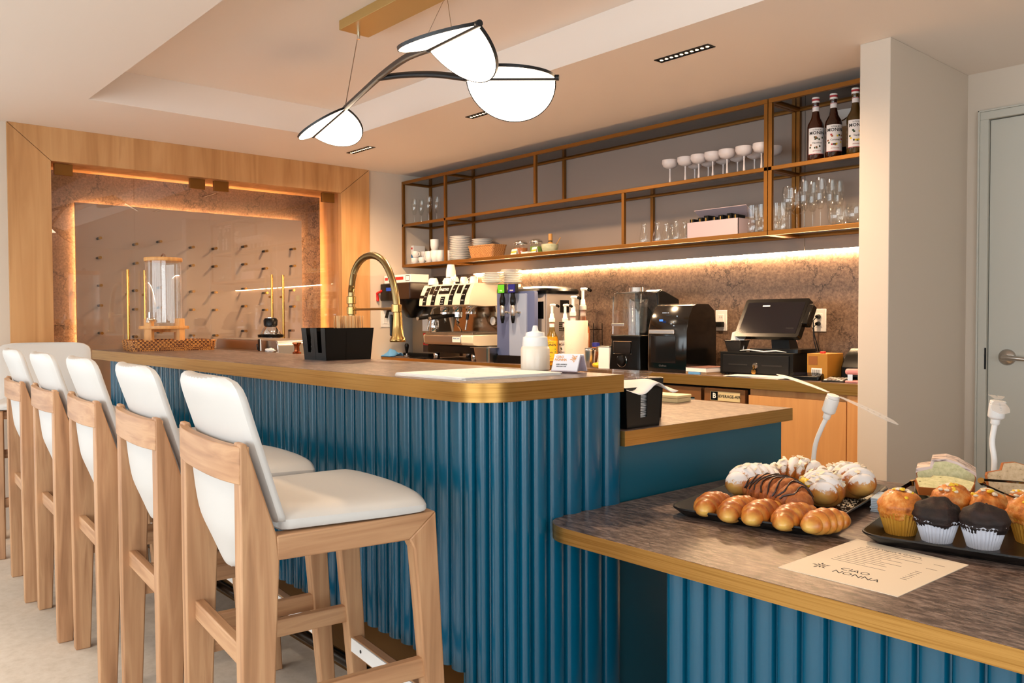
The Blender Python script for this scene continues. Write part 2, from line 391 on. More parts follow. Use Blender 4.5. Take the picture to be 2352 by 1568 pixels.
# wine niche: lining, stone back, floating panel with pegs, wood surround, glass doors
l = MB(); l.b2((NX-0.02, NY0-0.03, NZ), (XW, NY1+0.03, NZ+0.03)); l.b2((NX-0.02, NY0-0.03, 0), (XW, NY0, NZ)); l.b2((NX-0.02, NY1, 0), (XW, NY1+0.03, NZ)); l.b2((NX-0.02, NY0, 0), (XW, NY1, 0.08))
nl = struct('trim_1', l, M_oak)
sb = struct('trim_2', MB().b2((NX-0.02, NY0, 0.08), (NX, NY1, NZ)), M_splash)
fr = MB(); Y0, Y1 = 0.972, 3.362; X0, X1 = XW, XW+0.018
def mitre(name, poly):
    m = MB(); m.loft([[(X0, y, z) for y, z in poly], [(X1, y, z) for y, z in poly]]); return m
t3 = struct('trim_3', mitre('h', [(Y0+0.002, ZC), (NY0+0.002, NZ), (NY1-0.002, NZ), (Y1-0.002, ZC)]), M_oak, 0.0012)
mitre('a', [(Y0, 0), (Y0, ZC-0.002), (NY0, NZ-0.002), (NY0, 0)]).build('jamb', M_oak, t3, 0, 0.0012)
mitre('b', [(Y1, 0), (NY1, 0), (NY1, NZ-0.002), (Y1, ZC-0.002)]).build('jamb', M_oak, t3, 0, 0.0012)
M_wpanel = mat('wine_panel', (172, 152, 136), 0.35)
M_led = emitter('warm_led', (1.0, 0.56, 0.24, 1), 110)
PXF = -5.745
wp = thing('wine_rack_panel', 'taupe backlit panel studded with wine pegs behind the glass doors', 'wine rack', (PXF, 2.17, 0.2))
MB().b2((-0.02, 1.39-2.17, 0.0), (0, 2.945-2.17, 1.75)).build('panel', M_wpanel, wp, 0, 0.001)
ld = MB(); ld.b2((-0.038, -0.75, 1.705), (-0.024, 0.745, 1.72)); ld.b2((-0.038, -0.75, 0.04), (-0.024, -0.735, 1.70)); ld.b2((-0.038, 0.73, 0.04), (-0.024, 0.745, 1.70))
ld.build('led_strip', M_led, wp, 0)
MB().b2((-0.045, -0.6, 0.05), (-0.02, 0.6, 1.65)).build('mounting_frame', M_dark, wp, 0)
pegm = MB().cyl((0, 0, 0), (0.05, 0, 0), 0.0085, n=10).mesh('peg'); pegm.materials.append(M_dark)
tipm = MB().cyl((0.05, 0, 0), (0.075, 0, 0), 0.009, n=10).mesh('tip'); tipm.materials.append(M_gold)
PEGS = [(231.5, 546), (231, 591), (233, 655), (234, 701), (235, 765), (314.6, 560), (315.7, 604), (314, 667), (314, 710), (314, 773), (370, 554), (370, 598), (371, 660), (371, 706), (371, 763),
        (445, 567), (445, 609), (446, 669), (446, 711), (446, 771), (497.5, 570), (497.5, 611), (497.5, 671), (498.6, 711.6), (499.5, 770), (566, 565), (566, 606), (566, 663), (566, 703), (566, 760),
        (614, 576), (613.5, 616), (614, 672.5), (614, 711.6), (614, 769), (677.6, 571), (677.6, 610), (676, 666), (677, 703.5), (675, 759)]
for x, y in PEGS:
    q = xp(x, y, PXF+0.075)
    o = inst(pegm, 'peg', wp, (0, q.y-2.17, q.z-0.2)); inst(tipm, 'tip', o)
GD = [(1.199, 1.669, 1.27, 1.613, 'leftmost glass wine cabinet door, hinged beside the left oak jamb'), (1.673, 2.148, 2.07, 1.715, 'second glass wine cabinet door, behind the beverage dispenser'),
      (2.152, 2.625, 2.23, 2.567, 'third glass wine cabinet door, its brass handle right above the steel bin'), (2.629, 3.117, 3.034, 2.651, 'rightmost glass wine cabinet door, hinged beside the right oak jamb')]
for a, b, hy, by, lab in GD:
    t = thing('glass_door', lab, 'glass door', (XW-0.03, (a+b)/2, 0.085), 0, 'frameless glass wine cabinet doors'); m_ = (a+b)/2
    MB().b2((-0.005, a-m_, 0), (0.005, b-m_, 2.03)).build('pane', M_doorglass, t, 0)
    for hz_ in (1.985, 0.0):
        MB().b2((-0.014, hy-m_-0.05, hz_), (0.014, hy-m_+0.05, hz_+0.068)).build('hinge', M_hinge, t, 0, 0.002)
    hd = MB(); hd.cyl((0.045, by-m_, 0.52), (0.045, by-m_, 1.435), 0.009, n=12)
    ho = hd.build('handle', M_gold, t)
    for hz_ in (0.68, 1.28): MB().cyl((0.005, by-m_, hz_), (0.045, by-m_, hz_), 0.008, n=10).build('standoff', M_gold, ho)

# stone splashback with the warm light line above it
bs = struct('trim_4', MB().b2((XW, YB-0.014, 0.914), (PX, YB, 1.548)), M_splash)
M_led2 = emitter('counter_led', (1.0, 0.66, 0.36, 1), 260)
MB().b2((-4.93, YB-0.03, 1.543), (PX-0.01, YB-0.018, 1.548)).build('led_strip', M_led2, bs, 0)

# ceiling spot strips
M_spot = emitter('spot_lens', (1.0, 0.72, 0.42, 1), 5)
for x0, y0_, en, lab in ((-2.335, 2.925, 165, 'black linear ceiling spot strip nearest the greige pillar'), (-3.68, 2.925, 165, 'black linear ceiling spot strip half hidden behind the widest pendant shade'), (-4.99, 2.925, 150, 'black linear ceiling spot strip nearest the oak frame'),
                         (-4.4, 0.0, 30, 'black linear ceiling spot strip over the open floor, farthest from the photographer'), (-3.0, -0.1, 30, 'black linear ceiling spot strip over the open floor, middle one'), (-1.6, -0.2, 18, 'black linear ceiling spot strip over the open floor, nearest the photographer')):
    t = thing('ceiling_light', lab, 'ceiling light', (x0+0.138, y0_, ZC), 0, 'recessed spot strips')
    f = MB(); f.b2((-0.142, -0.027, -0.003), (0.142, -0.021, 0.004)); f.b2((-0.142, 0.021, -0.003), (0.142, 0.027, 0.004)); f.b2((-0.142, -0.021, -0.003), (-0.134, 0.021, 0.004)); f.b2((0.134, -0.021, -0.003), (0.142, 0.021, 0.004))
    for i in range(1, 10): f.b2((-0.134+i*0.0268-0.003, -0.021, -0.003), (-0.134+i*0.0268+0.003, 0.021, -0.0005))
    f.b2((-0.134, -0.021, -0.0012), (0.134, 0.021, 0))
    f.build('frame', M_black, t, 0)
    for i in range(10):
        MB().lathe([(0.0075, -0.0026), (0.0075, -0.0014)], 12, (-0.1206+i*0.0268, 0, 0)).build('lens', M_spot, t, 0)
    sl = bpy.data.lights.new('spot_lamp', 'SPOT'); sl.energy = en; sl.color = (1.0, 0.66, 0.38) if y0_ > 1 else (1.0, 0.84, 0.68); sl.spot_size = R(160); sl.spot_blend = 1.0; sl.shadow_soft_size = 0.06
    so = bpy.data.objects.new('spot_lamp', sl); COL.objects.link(so); so.parent = t; so.location = (0, 0, -0.02)
# ================================================================== bar, counters
BZ, BX0, BX1, BY0, BY1 = 1.04, -4.99, -1.575, 1.28, 1.817
def counter_top(name, label, poly_fn, z, th, cat='countertop'):
    t = thing(name, label, cat, (0, 0, z-th))
    MB().prism(poly_fn(0), 0, th-0.0008).build('edge_band', M_brass, t, 30, label='brushed brass edge band')
    MB().prism(poly_fn(0.002), th-0.006, th).build('slab', M_top, t, 0)
    return t
counter_top('bar_countertop', 'long brown stone-look bar top with a rounded corner and brass edge', lambda i: rrect(BX0+i, BY0+i, BX1-i, BY1-i, 0.115-i, 12, (0, 0, 0, 1)), BZ, 0.05)
SZ = 0.875
counter_top('service_countertop', 'lower brown service counter top behind the bar with brass edge', lambda i: [(-4.99+i, BY1+0.004+i), (BX1-i, BY1+0.004+i), (BX1-i, 2.745-i), (-2.0, 2.745-i), (-2.35, 2.42-i), (-4.99+i, 2.42-i)], SZ, 0.045)
bb = thing('bar_counter', 'teal fluted bar front that curves round the near corner', 'bar', (0, 0, 0))
core = MB()
core.prism([(-4.9, 1.36), (-1.75, 1.36), (-1.66, 1.40), (-1.625, 1.47), (-1.625, 1.815), (-4.9, 1.815)], 0.255, BZ-0.05)
core.prism([(-1.75, 1.362), (-1.66, 1.402), (-1.627, 1.472), (-1.627, 1.813), (-1.75, 1.813)], 0.06, 0.256)
core.build('body', M_tealflat, bb, 0)
M_kick = mat('brass_kick', (120, 84, 40), 0.35, 0.9)
MB().prism([(-4.85, 1.42), (-1.78, 1.42), (-1.76, 1.44), (-1.76, 1.80), (-4.85, 1.80)], 0, 0.255).build('kick_plate', M_kick, bb, 0)
# end panel below the service counter and the service cabinet
sv = thing('service_cabinet', 'flat teal cabinet end panel below the lower service counter', 'cabinet', (0, 0, 0))
MB().b2((-1.64, 1.832, 0.0), (-1.605, 2.72, SZ-0.046)).build('end_panel', M_tealflat, sv, 0, 0.001)
sc = MB(); sc.prism([(-4.9, 1.825), (-1.645, 1.825), (-1.645, 2.71), (-2.02, 2.71), (-2.36, 2.39), (-4.9, 2.39)], 0.08, SZ-0.046)
sc.build('body', M_tealflat, sv, 0)
# flutes: rounded stave + narrow rib, one mesh shared
def flute_mesh(h):
    prof = [(-0.5, 0.0), (-0.5, 0.004), (-0.40, 0.004)]
    for i in range(11):
        a = math.pi*i/10
        prof.append((0.05-0.45*math.cos(a), 0.005+0.018*math.sin(a)**0.85))
    prof.append((0.5, 0.0))
    m = MB(); m.loft([[(x, -y, 0) for x, y in prof], [(x, -y, h) for x, y in prof]])
    me = m.mesh('flute', 28); me.materials.append(M_teal); return me
fm = flute_mesh(BZ-0.05-0.26)
def put_flute(parent, p, q, me, z):
    p = Vector(p); q = Vector(q); d = q-p; L = d.length; c_ = (p+q)/2
    inst(me, 'flute', parent, (c_.x, c_.y, z), (0, 0, math.atan2(d.y, d.x)), (L, 1, 1))
xs = -1.72; pts = []
n = 0
while xs-n*0.0615 > -4.9: pts.append((xs-n*0.0615, 1.352)); n += 1
pts.reverse()
for i in range(1, 6):
    a = R(90)*i/5; pts.append((-1.72+0.115*math.sin(a), 1.352+0.115*(1-math.cos(a))))
yy = 1.467
for wd in (0.06, 0.066, 0.072, 0.085, 0.08): yy += wd*0.98; pts.append((-1.605, yy))
fm_end = flute_mesh(BZ-0.05-0.06)
for a, b in zip(pts, pts[1:]): put_flute(bb, a, b, fm if a[0] < -1.76 else fm_end, 0.26 if a[0] < -1.76 else 0.06)
# foot rail
ft = MB().cyl((-4.85, 1.30, 0.135), (-1.9, 1.30, 0.135), 0.019, n=14).build('foot_rail', mat('dark_rail', (40, 30, 20), 0.25, 0.9), bb, label='dark bronze foot rail')
for x in (-4.6, -3.7, -2.8, -2.02):
    MB().cyl((x, 1.30, 0.135), (x, 1.42, 0.135), 0.009).build('bracket', M_gold, ft)
    MB().cyl((x, 1.408, 0.135), (x, 1.42, 0.135), 0.032).build('flange', M_gold, ft)
    MB().tube([(x, 1.30, 0.115), (x, 1.30, 0)], 0.009).build('post', M_gold, ft)

# pastry counter (low counter built onto the end of the bar)
PZ = 0.665
PXL, PY0, PY1 = -1.592, 1.487, 2.705
counter_top('pastry_countertop', 'near stone-look pastry counter top with rounded corner and brass edge', lambda i: rrect(PXL+i, PY0+i, 0.9-i, PY1-i, 0.1-i, 12, (0, 0, 1, 0)), PZ, 0.04)
pb = thing('pastry_counter', 'teal fluted base below the pastry counter', 'counter base', (0, 0, 0))
PBX, PBY = -1.215, 1.56
MB().b2((PBX, PBY, 0.0), (0.85, PY1-0.05, PZ-0.041)).build('body', M_tealflat, pb, 0)
fm2 = flute_mesh(PZ-0.04-0.1)
x = PBX
while x < 0.8: put_flute(pb, (x, PBY), (x+0.0575, PBY), fm2, 0.1); x += 0.0575

# back counter, fridge and cupboards
CZ, CY = 0.914, 3.47
t = thing('back_countertop', 'long back counter top with dark surface and orange-brass front edge', 'countertop', (0, 0, CZ-0.05))
MB().b2((XW+0.002, CY, 0), (PX-0.002, YB-0.015, 0.0492)).build('edge_band', M_brass, t, 0)
MB().b2((XW+0.004, CY+0.002, 0.044), (PX-0.004, YB-0.015, 0.05)).build('slab', M_top, t, 0)
cb = thing('oak_cupboard', 'oak cupboard below the back counter beside the greige pillar', 'cupboard', (0, 0, 0))
MB().b2((-2.235, CY+0.035, 0.0), (PX-0.004, YB-0.02, 0.86)).build('body', M_oakh, cb, 0)
MB().b2((-2.23, CY+0.012, 0.1), (-1.742, CY+0.034, 0.832)).build('door', M_oakh, cb, 0, 0.001)
MB().b2((-1.736, CY+0.008, 0.0), (PX-0.004, CY+0.034, 0.862)).build('filler_panel', M_oakh, cb, 0, 0.001)
fg = thing('undercounter_fridge', 'bronze undercounter fridge with a vented grille and maker plate', 'fridge', (0, 0, 0))
M_frb = mat('fridge_bronze', (150, 102, 62), 0.4, 0.5)
MB().b2((-3.3, CY+0.045, 0.02), (-2.24, YB-0.03, 0.855)).build('body', M_blackm, fg, 0)
MB().b2((-2.488, CY+0.014, 0.05), (-2.252, CY+0.044, 0.853)).build('grille_panel', M_frb, fg, 0, 0.003)
for i in range(14):
    for k in (0, 1):
        MB().b2((-2.465+k*0.105, CY+0.0125, 0.745-i*0.04), (-2.38+k*0.105, CY+0.0145, 0.75-i*0.04)).build('vent_slot', M_black, fg, 0)
gd = MB(); z0, z1, xa, xb = 0.08, 0.85, -3.28, -2.505
gd.loft([[(xa, CY+0.012, z0), (xb, CY+0.012, z0), (xb, CY+0.012, z1), (xa, CY+0.012, z1)], [(xa+0.075, CY+0.012, z0+0.075), (xb-0.04, CY+0.012, z0+0.075), (xb-0.04, CY+0.012, z1-0.05), (xa+0.075, CY+0.012, z1-0.05)], [(xa+0.075, CY+0.04, z0+0.075), (xb-0.04, CY+0.04, z0+0.075), (xb-0.04, CY+0.04, z1-0.05), (xa+0.075, CY+0.04, z1-0.05)], [(xa, CY+0.04, z0), (xb, CY+0.04, z0), (xb, CY+0.04, z1), (xa, CY+0.04, z1)]], cap=False)
gdo = gd.build('door_frame', M_frb, fg, 0)
MB().b2((xa+0.075, CY+0.024, z0+0.075), (xb-0.04, CY+0.03, z1-0.05)).build('pane', M_glass, gdo, 0)
MB().b2((xa+0.08, CY+0.0401, z0+0.08), (xb-0.045, CY+0.044, z1-0.06)).build('inner_liner', mat('fridge_liner', (226, 230, 236), 0.4), fg, 0)
pl = MB().b2((-2.448, CY+0.0115, 0.792), (-2.278, CY+0.0135, 0.838)).build('maker_plate', mat('plate_cream', (214, 196, 150), 0.4), fg, 0)
MB().b2((-2.446, CY+0.011, 0.794), (-2.405, CY+0.0122, 0.836)).build('emblem_field', M_black, pl, 0)
text('B', 0.036, M_white, pl, frame((-2.425, CY+0.0105, 0.815), (1, 0, 0), (0, 0, 1)), 'emblem', bold=0.0008)
text('BEVERAGE-AIR', 0.0205, M_ink, pl, frame((-2.342, CY+0.0110, 0.815), (1, 0, 0), (0, 0, 1)), bold=0.0003)
cb2 = thing('back_cupboard', 'oak cupboard run below the back counter behind the bar', 'cupboard', (0, 0, 0))
MB().b2((XW+0.004, CY+0.03, 0), (-3.31, YB-0.02, 0.86)).build('body', M_oakh, cb2, 0)
for i in range(4): MB().b2((-5.46+i*0.535, CY+0.01, 0.1), (-5.46+i*0.535+0.53, CY+0.03, 0.84)).build('door', M_oakh, cb2, 0, 0.001)
# ================================================================== stools
def make_stool():
    t = thing('bar_stool', '', 'bar stool', (0, 0, 0), 0, 'white leather bar stools with oak legs')
    hw = 0.245                                             # half width over the legs
    # y: rear edge of rear leg at -0.235, front leg foot about +0.25
    for s in (-1, 1):
        x1 = s*hw; x0 = s*(hw-0.042)
        prof = [(-0.240, 0.0), (-0.190, 0.0), (-0.172, 0.42), (-0.160, 0.69), (-0.166, 0.745), (-0.228, 0.945), (-0.243, 0.945), (-0.243, 0.5)]
        m = MB(); m.loft([[(x0, y, z) for y, z in prof], [(x1, y, z) for y, z in prof]]); m.build('leg', M_leg, t, 30, 0.004)
        prof = [(0.222, 0.0), (0.262, 0.0), (0.222, 0.742), (0.150, 0.686), (0.164, 0.66)]
        m = MB(); m.loft([[(x0, y, z) for y, z in prof], [(x1, y, z) for y, z in prof]]); m.build('leg', M_leg, t, 30, 0.004)
        prof = [(-0.166, 0.690), (0.1495, 0.684), (0.2215, 0.743), (-0.166, 0.743)]
        m = MB(); m.loft([[(x0, y, z) for y, z in prof], [(x1, y, z) for y, z in prof]]); m.build('side_rail', M_legy, t, 30, 0.003)
        MB().b2((s*(hw-0.010), -0.18, 0.345), (s*(hw-0.034), 0.215, 0.392)).build('side_stretcher', M_legy, t, 30, 0.003)
    MB().b2((-hw+0.04, -0.222, 0.445), (hw-0.04, -0.198, 0.492)).build('rear_stretcher', M_legx, t, 30, 0.003)
    fs = MB().b2((-hw+0.04, 0.205, 0.255), (hw-0.04, 0.232, 0.302)).build('foot_bar', M_legx, t, 30, 0.003)
    MB().b2((-hw+0.041, 0.2015, 0.262), (hw-0.041, 0.2055, 0.300)).build('foot_plate', M_white, fs, 0, label='white metal foot plate')
    for sx in (-0.14, 0.0, 0.14): MB().cyl((sx, 0.2005, 0.281), (sx, 0.203, 0.281), 0.005, n=8).build('screw', M_dark, fs)
    MB().b2((-hw+0.04, 0.155, 0.70), (hw-0.04, 0.185, 0.738)).build('front_rail', M_legx, t, 30, 0.003)
    MB().b2((-hw+0.04, -0.19, 0.695), (hw-0.04, -0.165, 0.738)).build('rear_rail', M_legx, t, 30, 0.003)
    # seat cushion: flared, dished and rounded
    nu, nv = 16, 12; top = []; bot = []
    def seat_pt(u, v, k):
        y = -0.165 + v*0.405; w = 0.228 + 0.027*min(1, v*1.5)
        x = u*w
        yy = y - (0.035*abs(u)**2.6 if v > 0.8 else 0)*(v-0.8)/0.2
        edge = max(abs(u)**7, max(0, (v-0.86)/0.14)**2)
        if k: z = 0.794 + 0.010*v*(1-u*u) - 0.012*math.sin(v*math.pi)*(1-u*u) - 0.022*edge - 0.010*v*v
        else: z = 0.744 + 0.010*max(0, (v-0.86)/0.14)**2
        return (x, yy, z)
    rings = []
    for j in range(nv+1):
        v = j/nv
        r = [seat_pt(-1+2*i/nu, v, 1) for i in range(nu+1)] + [seat_pt(1-2*i/nu, v, 0) for i in range(nu+1)]
        rings.append(r)
    m = MB(); m.loft(rings); so = m.build('seat', M_leather, t, 60); subsurf(so, 1)
    # back pad: full width, in front of the legs, leaning back and bowed
    def pad_pt(u, v, k):
        z = 0.752 + v*0.325; w = 0.236
        if v > 0.88: w -= 0.05*((v-0.88)/0.12)**2.2
        x = u*w
        y = -0.142 - 0.098*v - 0.030*(1-u*u)*(0.35+0.65*v)
        zz = z + (0.016*abs(u)**3*max(0, (v-0.8)/0.2) if abs(u) < 0.8 else 0.009*max(0, (v-0.8)/0.2)) + 0.006*(1-u*u)*0
        th = 0.0165*(1-abs(u)**8*0.35)*(1-0.45*max(0, (v-0.94)/0.06))
        return (x, y + (th if k else -th), zz)
    rings = []
    for j in range(13):
        v = j/12
        rings.append([pad_pt(-1+2*i/14, v, 1) for i in range(15)] + [pad_pt(1-2*i/14, v, 0) for i in range(15)])
    m = MB(); m.loft(rings); bo = m.build('backrest', M_leather, t, 60); subsurf(bo, 1)
    # lower lobe of the shell, between the legs
    def lobe_pt(u, v, k):
        z = 0.615 + v*0.29; w = 0.11+0.088*min(1, v/0.6)**0.7
        x = u*w; y = -0.192 - 0.028*v - 0.022*(1-u*u) + 0.03*(1-min(1, v/0.4))
        zz = z + 0.055*abs(u)**2*max(0, 1-v/0.35)
        th = 0.012
        return (x, y+(th if k else -th), zz)
    rings = []
    for j in range(11):
        v = j/10
        rings.append([lobe_pt(-1+2*i/12, v, 1) for i in range(13)] + [lobe_pt(1-2*i/12, v, 0) for i in range(13)])
    m = MB(); m.loft(rings); bo = m.build('back_shell', M_leather, t, 60); subsurf(bo, 1)
    # oak band curving behind the shell between the legs
    rings = []
    for i in range(13):
        u = -1+2*i/12; x = u*(hw-0.001); y = -0.244 - 0.022*(1-abs(u)**3)
        rings.append([(x, y, 0.860), (x, y+0.022, 0.860), (x, y+0.022, 0.938), (x, y, 0.938)])
    m = MB(); m.loft(rings); m.build('back_band', M_legx, t, 40, 0.002)
    return t
st0 = make_stool()
STOOLS = [(-1.862, 0.965, -6.0, 'nearest white leather bar stool, whole seat and oak legs in front'),
          (-2.455, 0.985, -5.0, 'second white leather bar stool from the nearest one'),
          (-3.065, 0.995, -4.5, 'middle white leather bar stool of the row, with creased back top'),
          (-3.63, 0.995, -3.5, 'fourth white leather bar stool from the nearest one'),
          (-4.21, 1.0, -4.0, 'fifth white leather bar stool, last of the row along the bar'),
          (-5.02, 1.06, -100.0, 'cream bar stool turned sideways beside the oak frame at the far bar end')]
for i, (x, y, a, lab) in enumerate(STOOLS):
    o = st0 if i == 0 else copy_tree(st0)
    o.location = (x, y, 0); o.rotation_euler = (0, 0, R(a)); o['label'] = lab
# ================================================================== wall shelf
SY0, SY1 = 3.665, 3.948
sh = thing('wall_shelf', 'long bronze-framed wall shelf with smoked glass boards above the counter', 'shelf', (0, 0, 0))
RZ = [(1.612, 1.634), (1.930, 1.950), (2.262, 2.284)]; rw = 0.02
SXR = PX-0.004; SXL = XW+0.003
def bar(a, b, nm='rail'): return MB().b2(a, b).build(nm, M_bronze, sh, 0, 0.0015)
for z0, z1 in RZ:
    for (xa, xb) in ((SXL, -2.247), (-2.243, SXR)):
        bar((xa, SY0, z0), (xb, SY0+rw, z1)); bar((xa, SY1-rw, z0), (xb, SY1, z1))
        MB().b2((xa+0.004, SY0+rw, z1-0.012), (xb-0.004, SY1-rw, z1-0.002)).build('glass_board', M_smoke, sh, 0)
z0, z1 = RZ[0][1], RZ[2][0]
def post(x, za, zb):
    for y in (SY0, SY1-rw): bar((x, y, za), (x+rw, y+rw, zb), 'post')
def cross(x, lev):
    za, zb = RZ[lev]; bar((x, SY0+rw, za), (x+rw, SY1-rw, zb), 'cross_bar')
post(SXL, z0, z1); post(-4.92, z0, z1); post(-3.948, RZ[1][1], z1); post(-3.197, z0, RZ[1][0])
post(-2.267, z0, z1); post(-2.243, z0, z1); post(SXR-rw, z0, z1)
for lev in (0, 1, 2):
    for x in (SXL, -4.92, -2.267, -2.243, SXR-rw): cross(x, lev)

# ================================================================== pendant
pd = thing('pendant_lamp', 'black branching pendant lamp with three glowing folded disc shades', 'pendant lamp', (-3.0, 1.93, TZ))
PO = Vector((-3.0, 1.93, TZ))
M_lampb = mat('lamp_black', (20, 22, 26), 0.4, 0.0)
M_glow = emitter('pendant_glow', (1.0, 0.78, 0.55, 1), 12.0)
M_canopy = mat('satin_brass', (196, 166, 104), 0.35, 0.55)
r_ = 0.165; k_ = r_/0.16; C0 = Vector((0, 0, CAM_H))
UN = [((-3.643, 2.019, 2.167), 1.2, 14.7, -0.7, 27.0), ((-2.019, 1.539, 2.058), -9.4, -3.3, -11.6, 29.3), ((-2.181, 1.917, 2.042), 37.6, -3.2, -21.9, 24.7)]
ends = []
for ui, (cc, yw, pt, rl, tl) in enumerate(UN):
    cc = C0 + (Vector(cc)-C0)*k_ - PO
    d = Vector((math.cos(R(yw))*math.cos(R(pt)), math.sin(R(yw))*math.cos(R(pt)), math.sin(R(pt))))
    u = Vector((0, 0, 1)).cross(d).normalized(); w_ = d.cross(u)
    ends.append((cc+d*r_, cc-d*r_, d))
    rod = MB().cyl(cc-d*(r_+0.004), cc+d*(r_+0.012), 0.0105, n=12).build('shade_rod', M_lampb, pd)
    for sgn, ang in ((1, rl-tl), (-1, -rl-tl)):
        a_ = u*sgn*math.cos(R(ang)) + w_*math.sin(R(ang)); nn = d.cross(a_).normalized()
        if nn.z > 0: nn = -nn
        n_ = 32
        arc = [cc + d*r_*math.cos(math.pi*i/n_)*0.985 + a_*(0.012+ (r_*0.985)*math.sin(math.pi*i/n_)) for i in range(n_+1)]
        sh_ = MB(); sh_.loft([[p+nn*0.0035 for p in arc], [p-nn*0.0035 for p in arc]])
        so_ = sh_.build('shade', M_glow, pd, 30)
        rim = MB(); r1 = []; 
        for i in range(n_+1):
            q = math.pi*i/n_
            rad = d*math.cos(q) + a_*math.sin(q)
            p0 = cc + rad*r_*0.978 + a_*0.012; p1 = cc + rad*r_*1.0 + a_*0.012
            r1.append([p0-nn*0.007, p1-nn*0.007, p1+nn*0.0037, p0+nn*0.0037])
        rim.loft(r1); rim.build('rim', M_lampb, so_, 30)
        # backing above the diffuser
        bk = MB(); bk.loft([[p-nn*0.0037 for p in arc], [p-nn*0.0065 for p in arc]]); bk.build('backing', M_lampb, so_, 30)
def bez(a, b, c_, d_, n=16):
    out = []
    for i in range(n+1):
        t = i/n; s = 1-t; out.append(a*s**3 + b*3*s*s*t + c_*3*s*t*t + d_*t**3)
    return out
e0, e1, e2 = ends
def arm_path(cols, ya, yb):
    """points of a bent arm: given picture columns/rows and depths running from ya to yb"""
    out = []
    for i, (x, y) in enumerate(cols): out.append(yp(x, y, ya+(yb-ya)*i/(len(cols)-1))-PO)
    return out
def crv(P, n=8):
    P = [Vector(p) for p in P]; out = []
    for i in range(len(P)-1):
        p0 = P[max(0, i-1)]; p1 = P[i]; p2 = P[i+1]; p3 = P[min(len(P)-1, i+2)]
        for j in range(n):
            t = j/n; out.append(0.5*((2*p1)+(p2-p0)*t+(2*p0-5*p1+4*p2-p3)*t*t+(3*p1-p0-3*p2+p3)*t**3))
    return out+[P[-1]]
mid = arm_path([(797, 246), (838, 207), (880, 170), (932, 133), (985, 111)], (e0[0]+PO).y, (e1[1]+PO).y)
armp = crv([e0[0]]+mid[1:-1]+[e1[1]])
MB().tube(armp, 0.0135, 12).build('arm', M_lampb, pd)
br_ = arm_path([(872, 179), (930, 172), (1000, 171), (1070, 177)], (e0[0]+PO).y*0.55+(e1[1]+PO).y*0.45, (e2[1]+PO).y)
MB().tube(crv(br_[:-1]+[e2[1]]), 0.0125, 12).build('arm', M_lampb, pd)
MB().b2((-0.25, -0.075, -0.042), (1.05, 0.075, 0.0)).build('canopy', M_canopy, pd, 0, 0.002)
cab = MB(); cab.cyl((-0.21, 0.0, -0.042), armp[0]+Vector((0, 0, 0.012)), 0.0022, n=8); co = cab.build('cable', M_steel, pd)
MB().cyl((-0.21, 0, -0.042), (-0.212, 0, -0.075), 0.007, n=10).build('cable_grip', M_chrome, pd)
tp = e1[1]+e1[2]*0.1; apx = zp(1026, -14, TZ-0.042)-PO
MB().cyl(apx, e1[1]+e1[2]*0.02+Vector((0, -0.03, 0.008)), 0.0012, n=6).build('cable', M_steel, pd)
MB().cyl(apx, e1[1]+e1[2]*0.17, 0.0012, n=6).build('cable', M_steel, pd)
# ================================================================== things on the wall shelf
SB, SM = 1.634, 1.950           # standing heights of the lower and middle board
def sx(px, Y, z): # world X of an image column on the shelf
    y = 600
    for _ in range(6):
        p = yp(px, y, Y); y += (p.z-z)*220
    return p.x
def lathe_thing(name, label, cat, loc, prof, m, group=None, n=20, part='body', rz=0):
    t = thing(name, label, cat, loc, rz, group)
    MB().lathe(prof, n, cap=False).build(part, m, t, 50)
    return t
def clone(t, loc, label, rz=0):
    c_ = copy_tree(t); c_.location = loc; c_.rotation_euler = (0, 0, rz); c_['label'] = label; return c_
ORD = ['first', 'second', 'third', 'fourth', 'fifth', 'sixth', 'seventh', 'eighth', 'ninth', 'tenth']
# glass makers: outer and inner skin so glass has a real thickness
def shell(prof, th=0.0016):
    return prof+[(prof[-1][0]-th, prof[-1][1])]
def stem_glass(name, label, loc, h, rb, stem, foot, prof, group, m=None):
    t = thing(name, label, 'glass', loc, 0, group); m = m or M_glass
    MB().lathe([(0.0006, stem+0.002), (rb*0.35, stem)]+prof+[(prof[-1][0]-0.0012, prof[-1][1])], 20, cap=False).build('bowl', m, t, 50)
    MB().lathe([(0.003, stem+0.002), (0.003, 0.012), (0.005, 0.005), (foot, 0.002), (foot, 0.0), (0.0005, 0.0)], 18, cap=False).build('stem', m, t, 50)
    return t
def flute_prof(s, h, r): return [(r*0.55, s+0.006), (r*0.9, s+(h-s)*0.3), (r, s+(h-s)*0.55), (r*0.92, s+(h-s)*0.8), (r*0.72, h)]
# four champagne flutes, left bay, middle board
fl0 = None
for i, (px, Y) in enumerate(((952, 3.74), (968, 3.80), (985, 3.74), (1003, 3.80))):
    loc = (sx(px, Y, SM), Y, SM)
    lab = 'champagne flute in the left shelf bay, %s from the left' % ORD[i]
    if fl0 is None: fl0 = stem_glass('champagne_flute', lab, loc, 0.2, 0.024, 0.075, 0.03, flute_prof(0.075, 0.2, 0.025), 'champagne flutes in the left bay')
    else: clone(fl0, loc, lab)
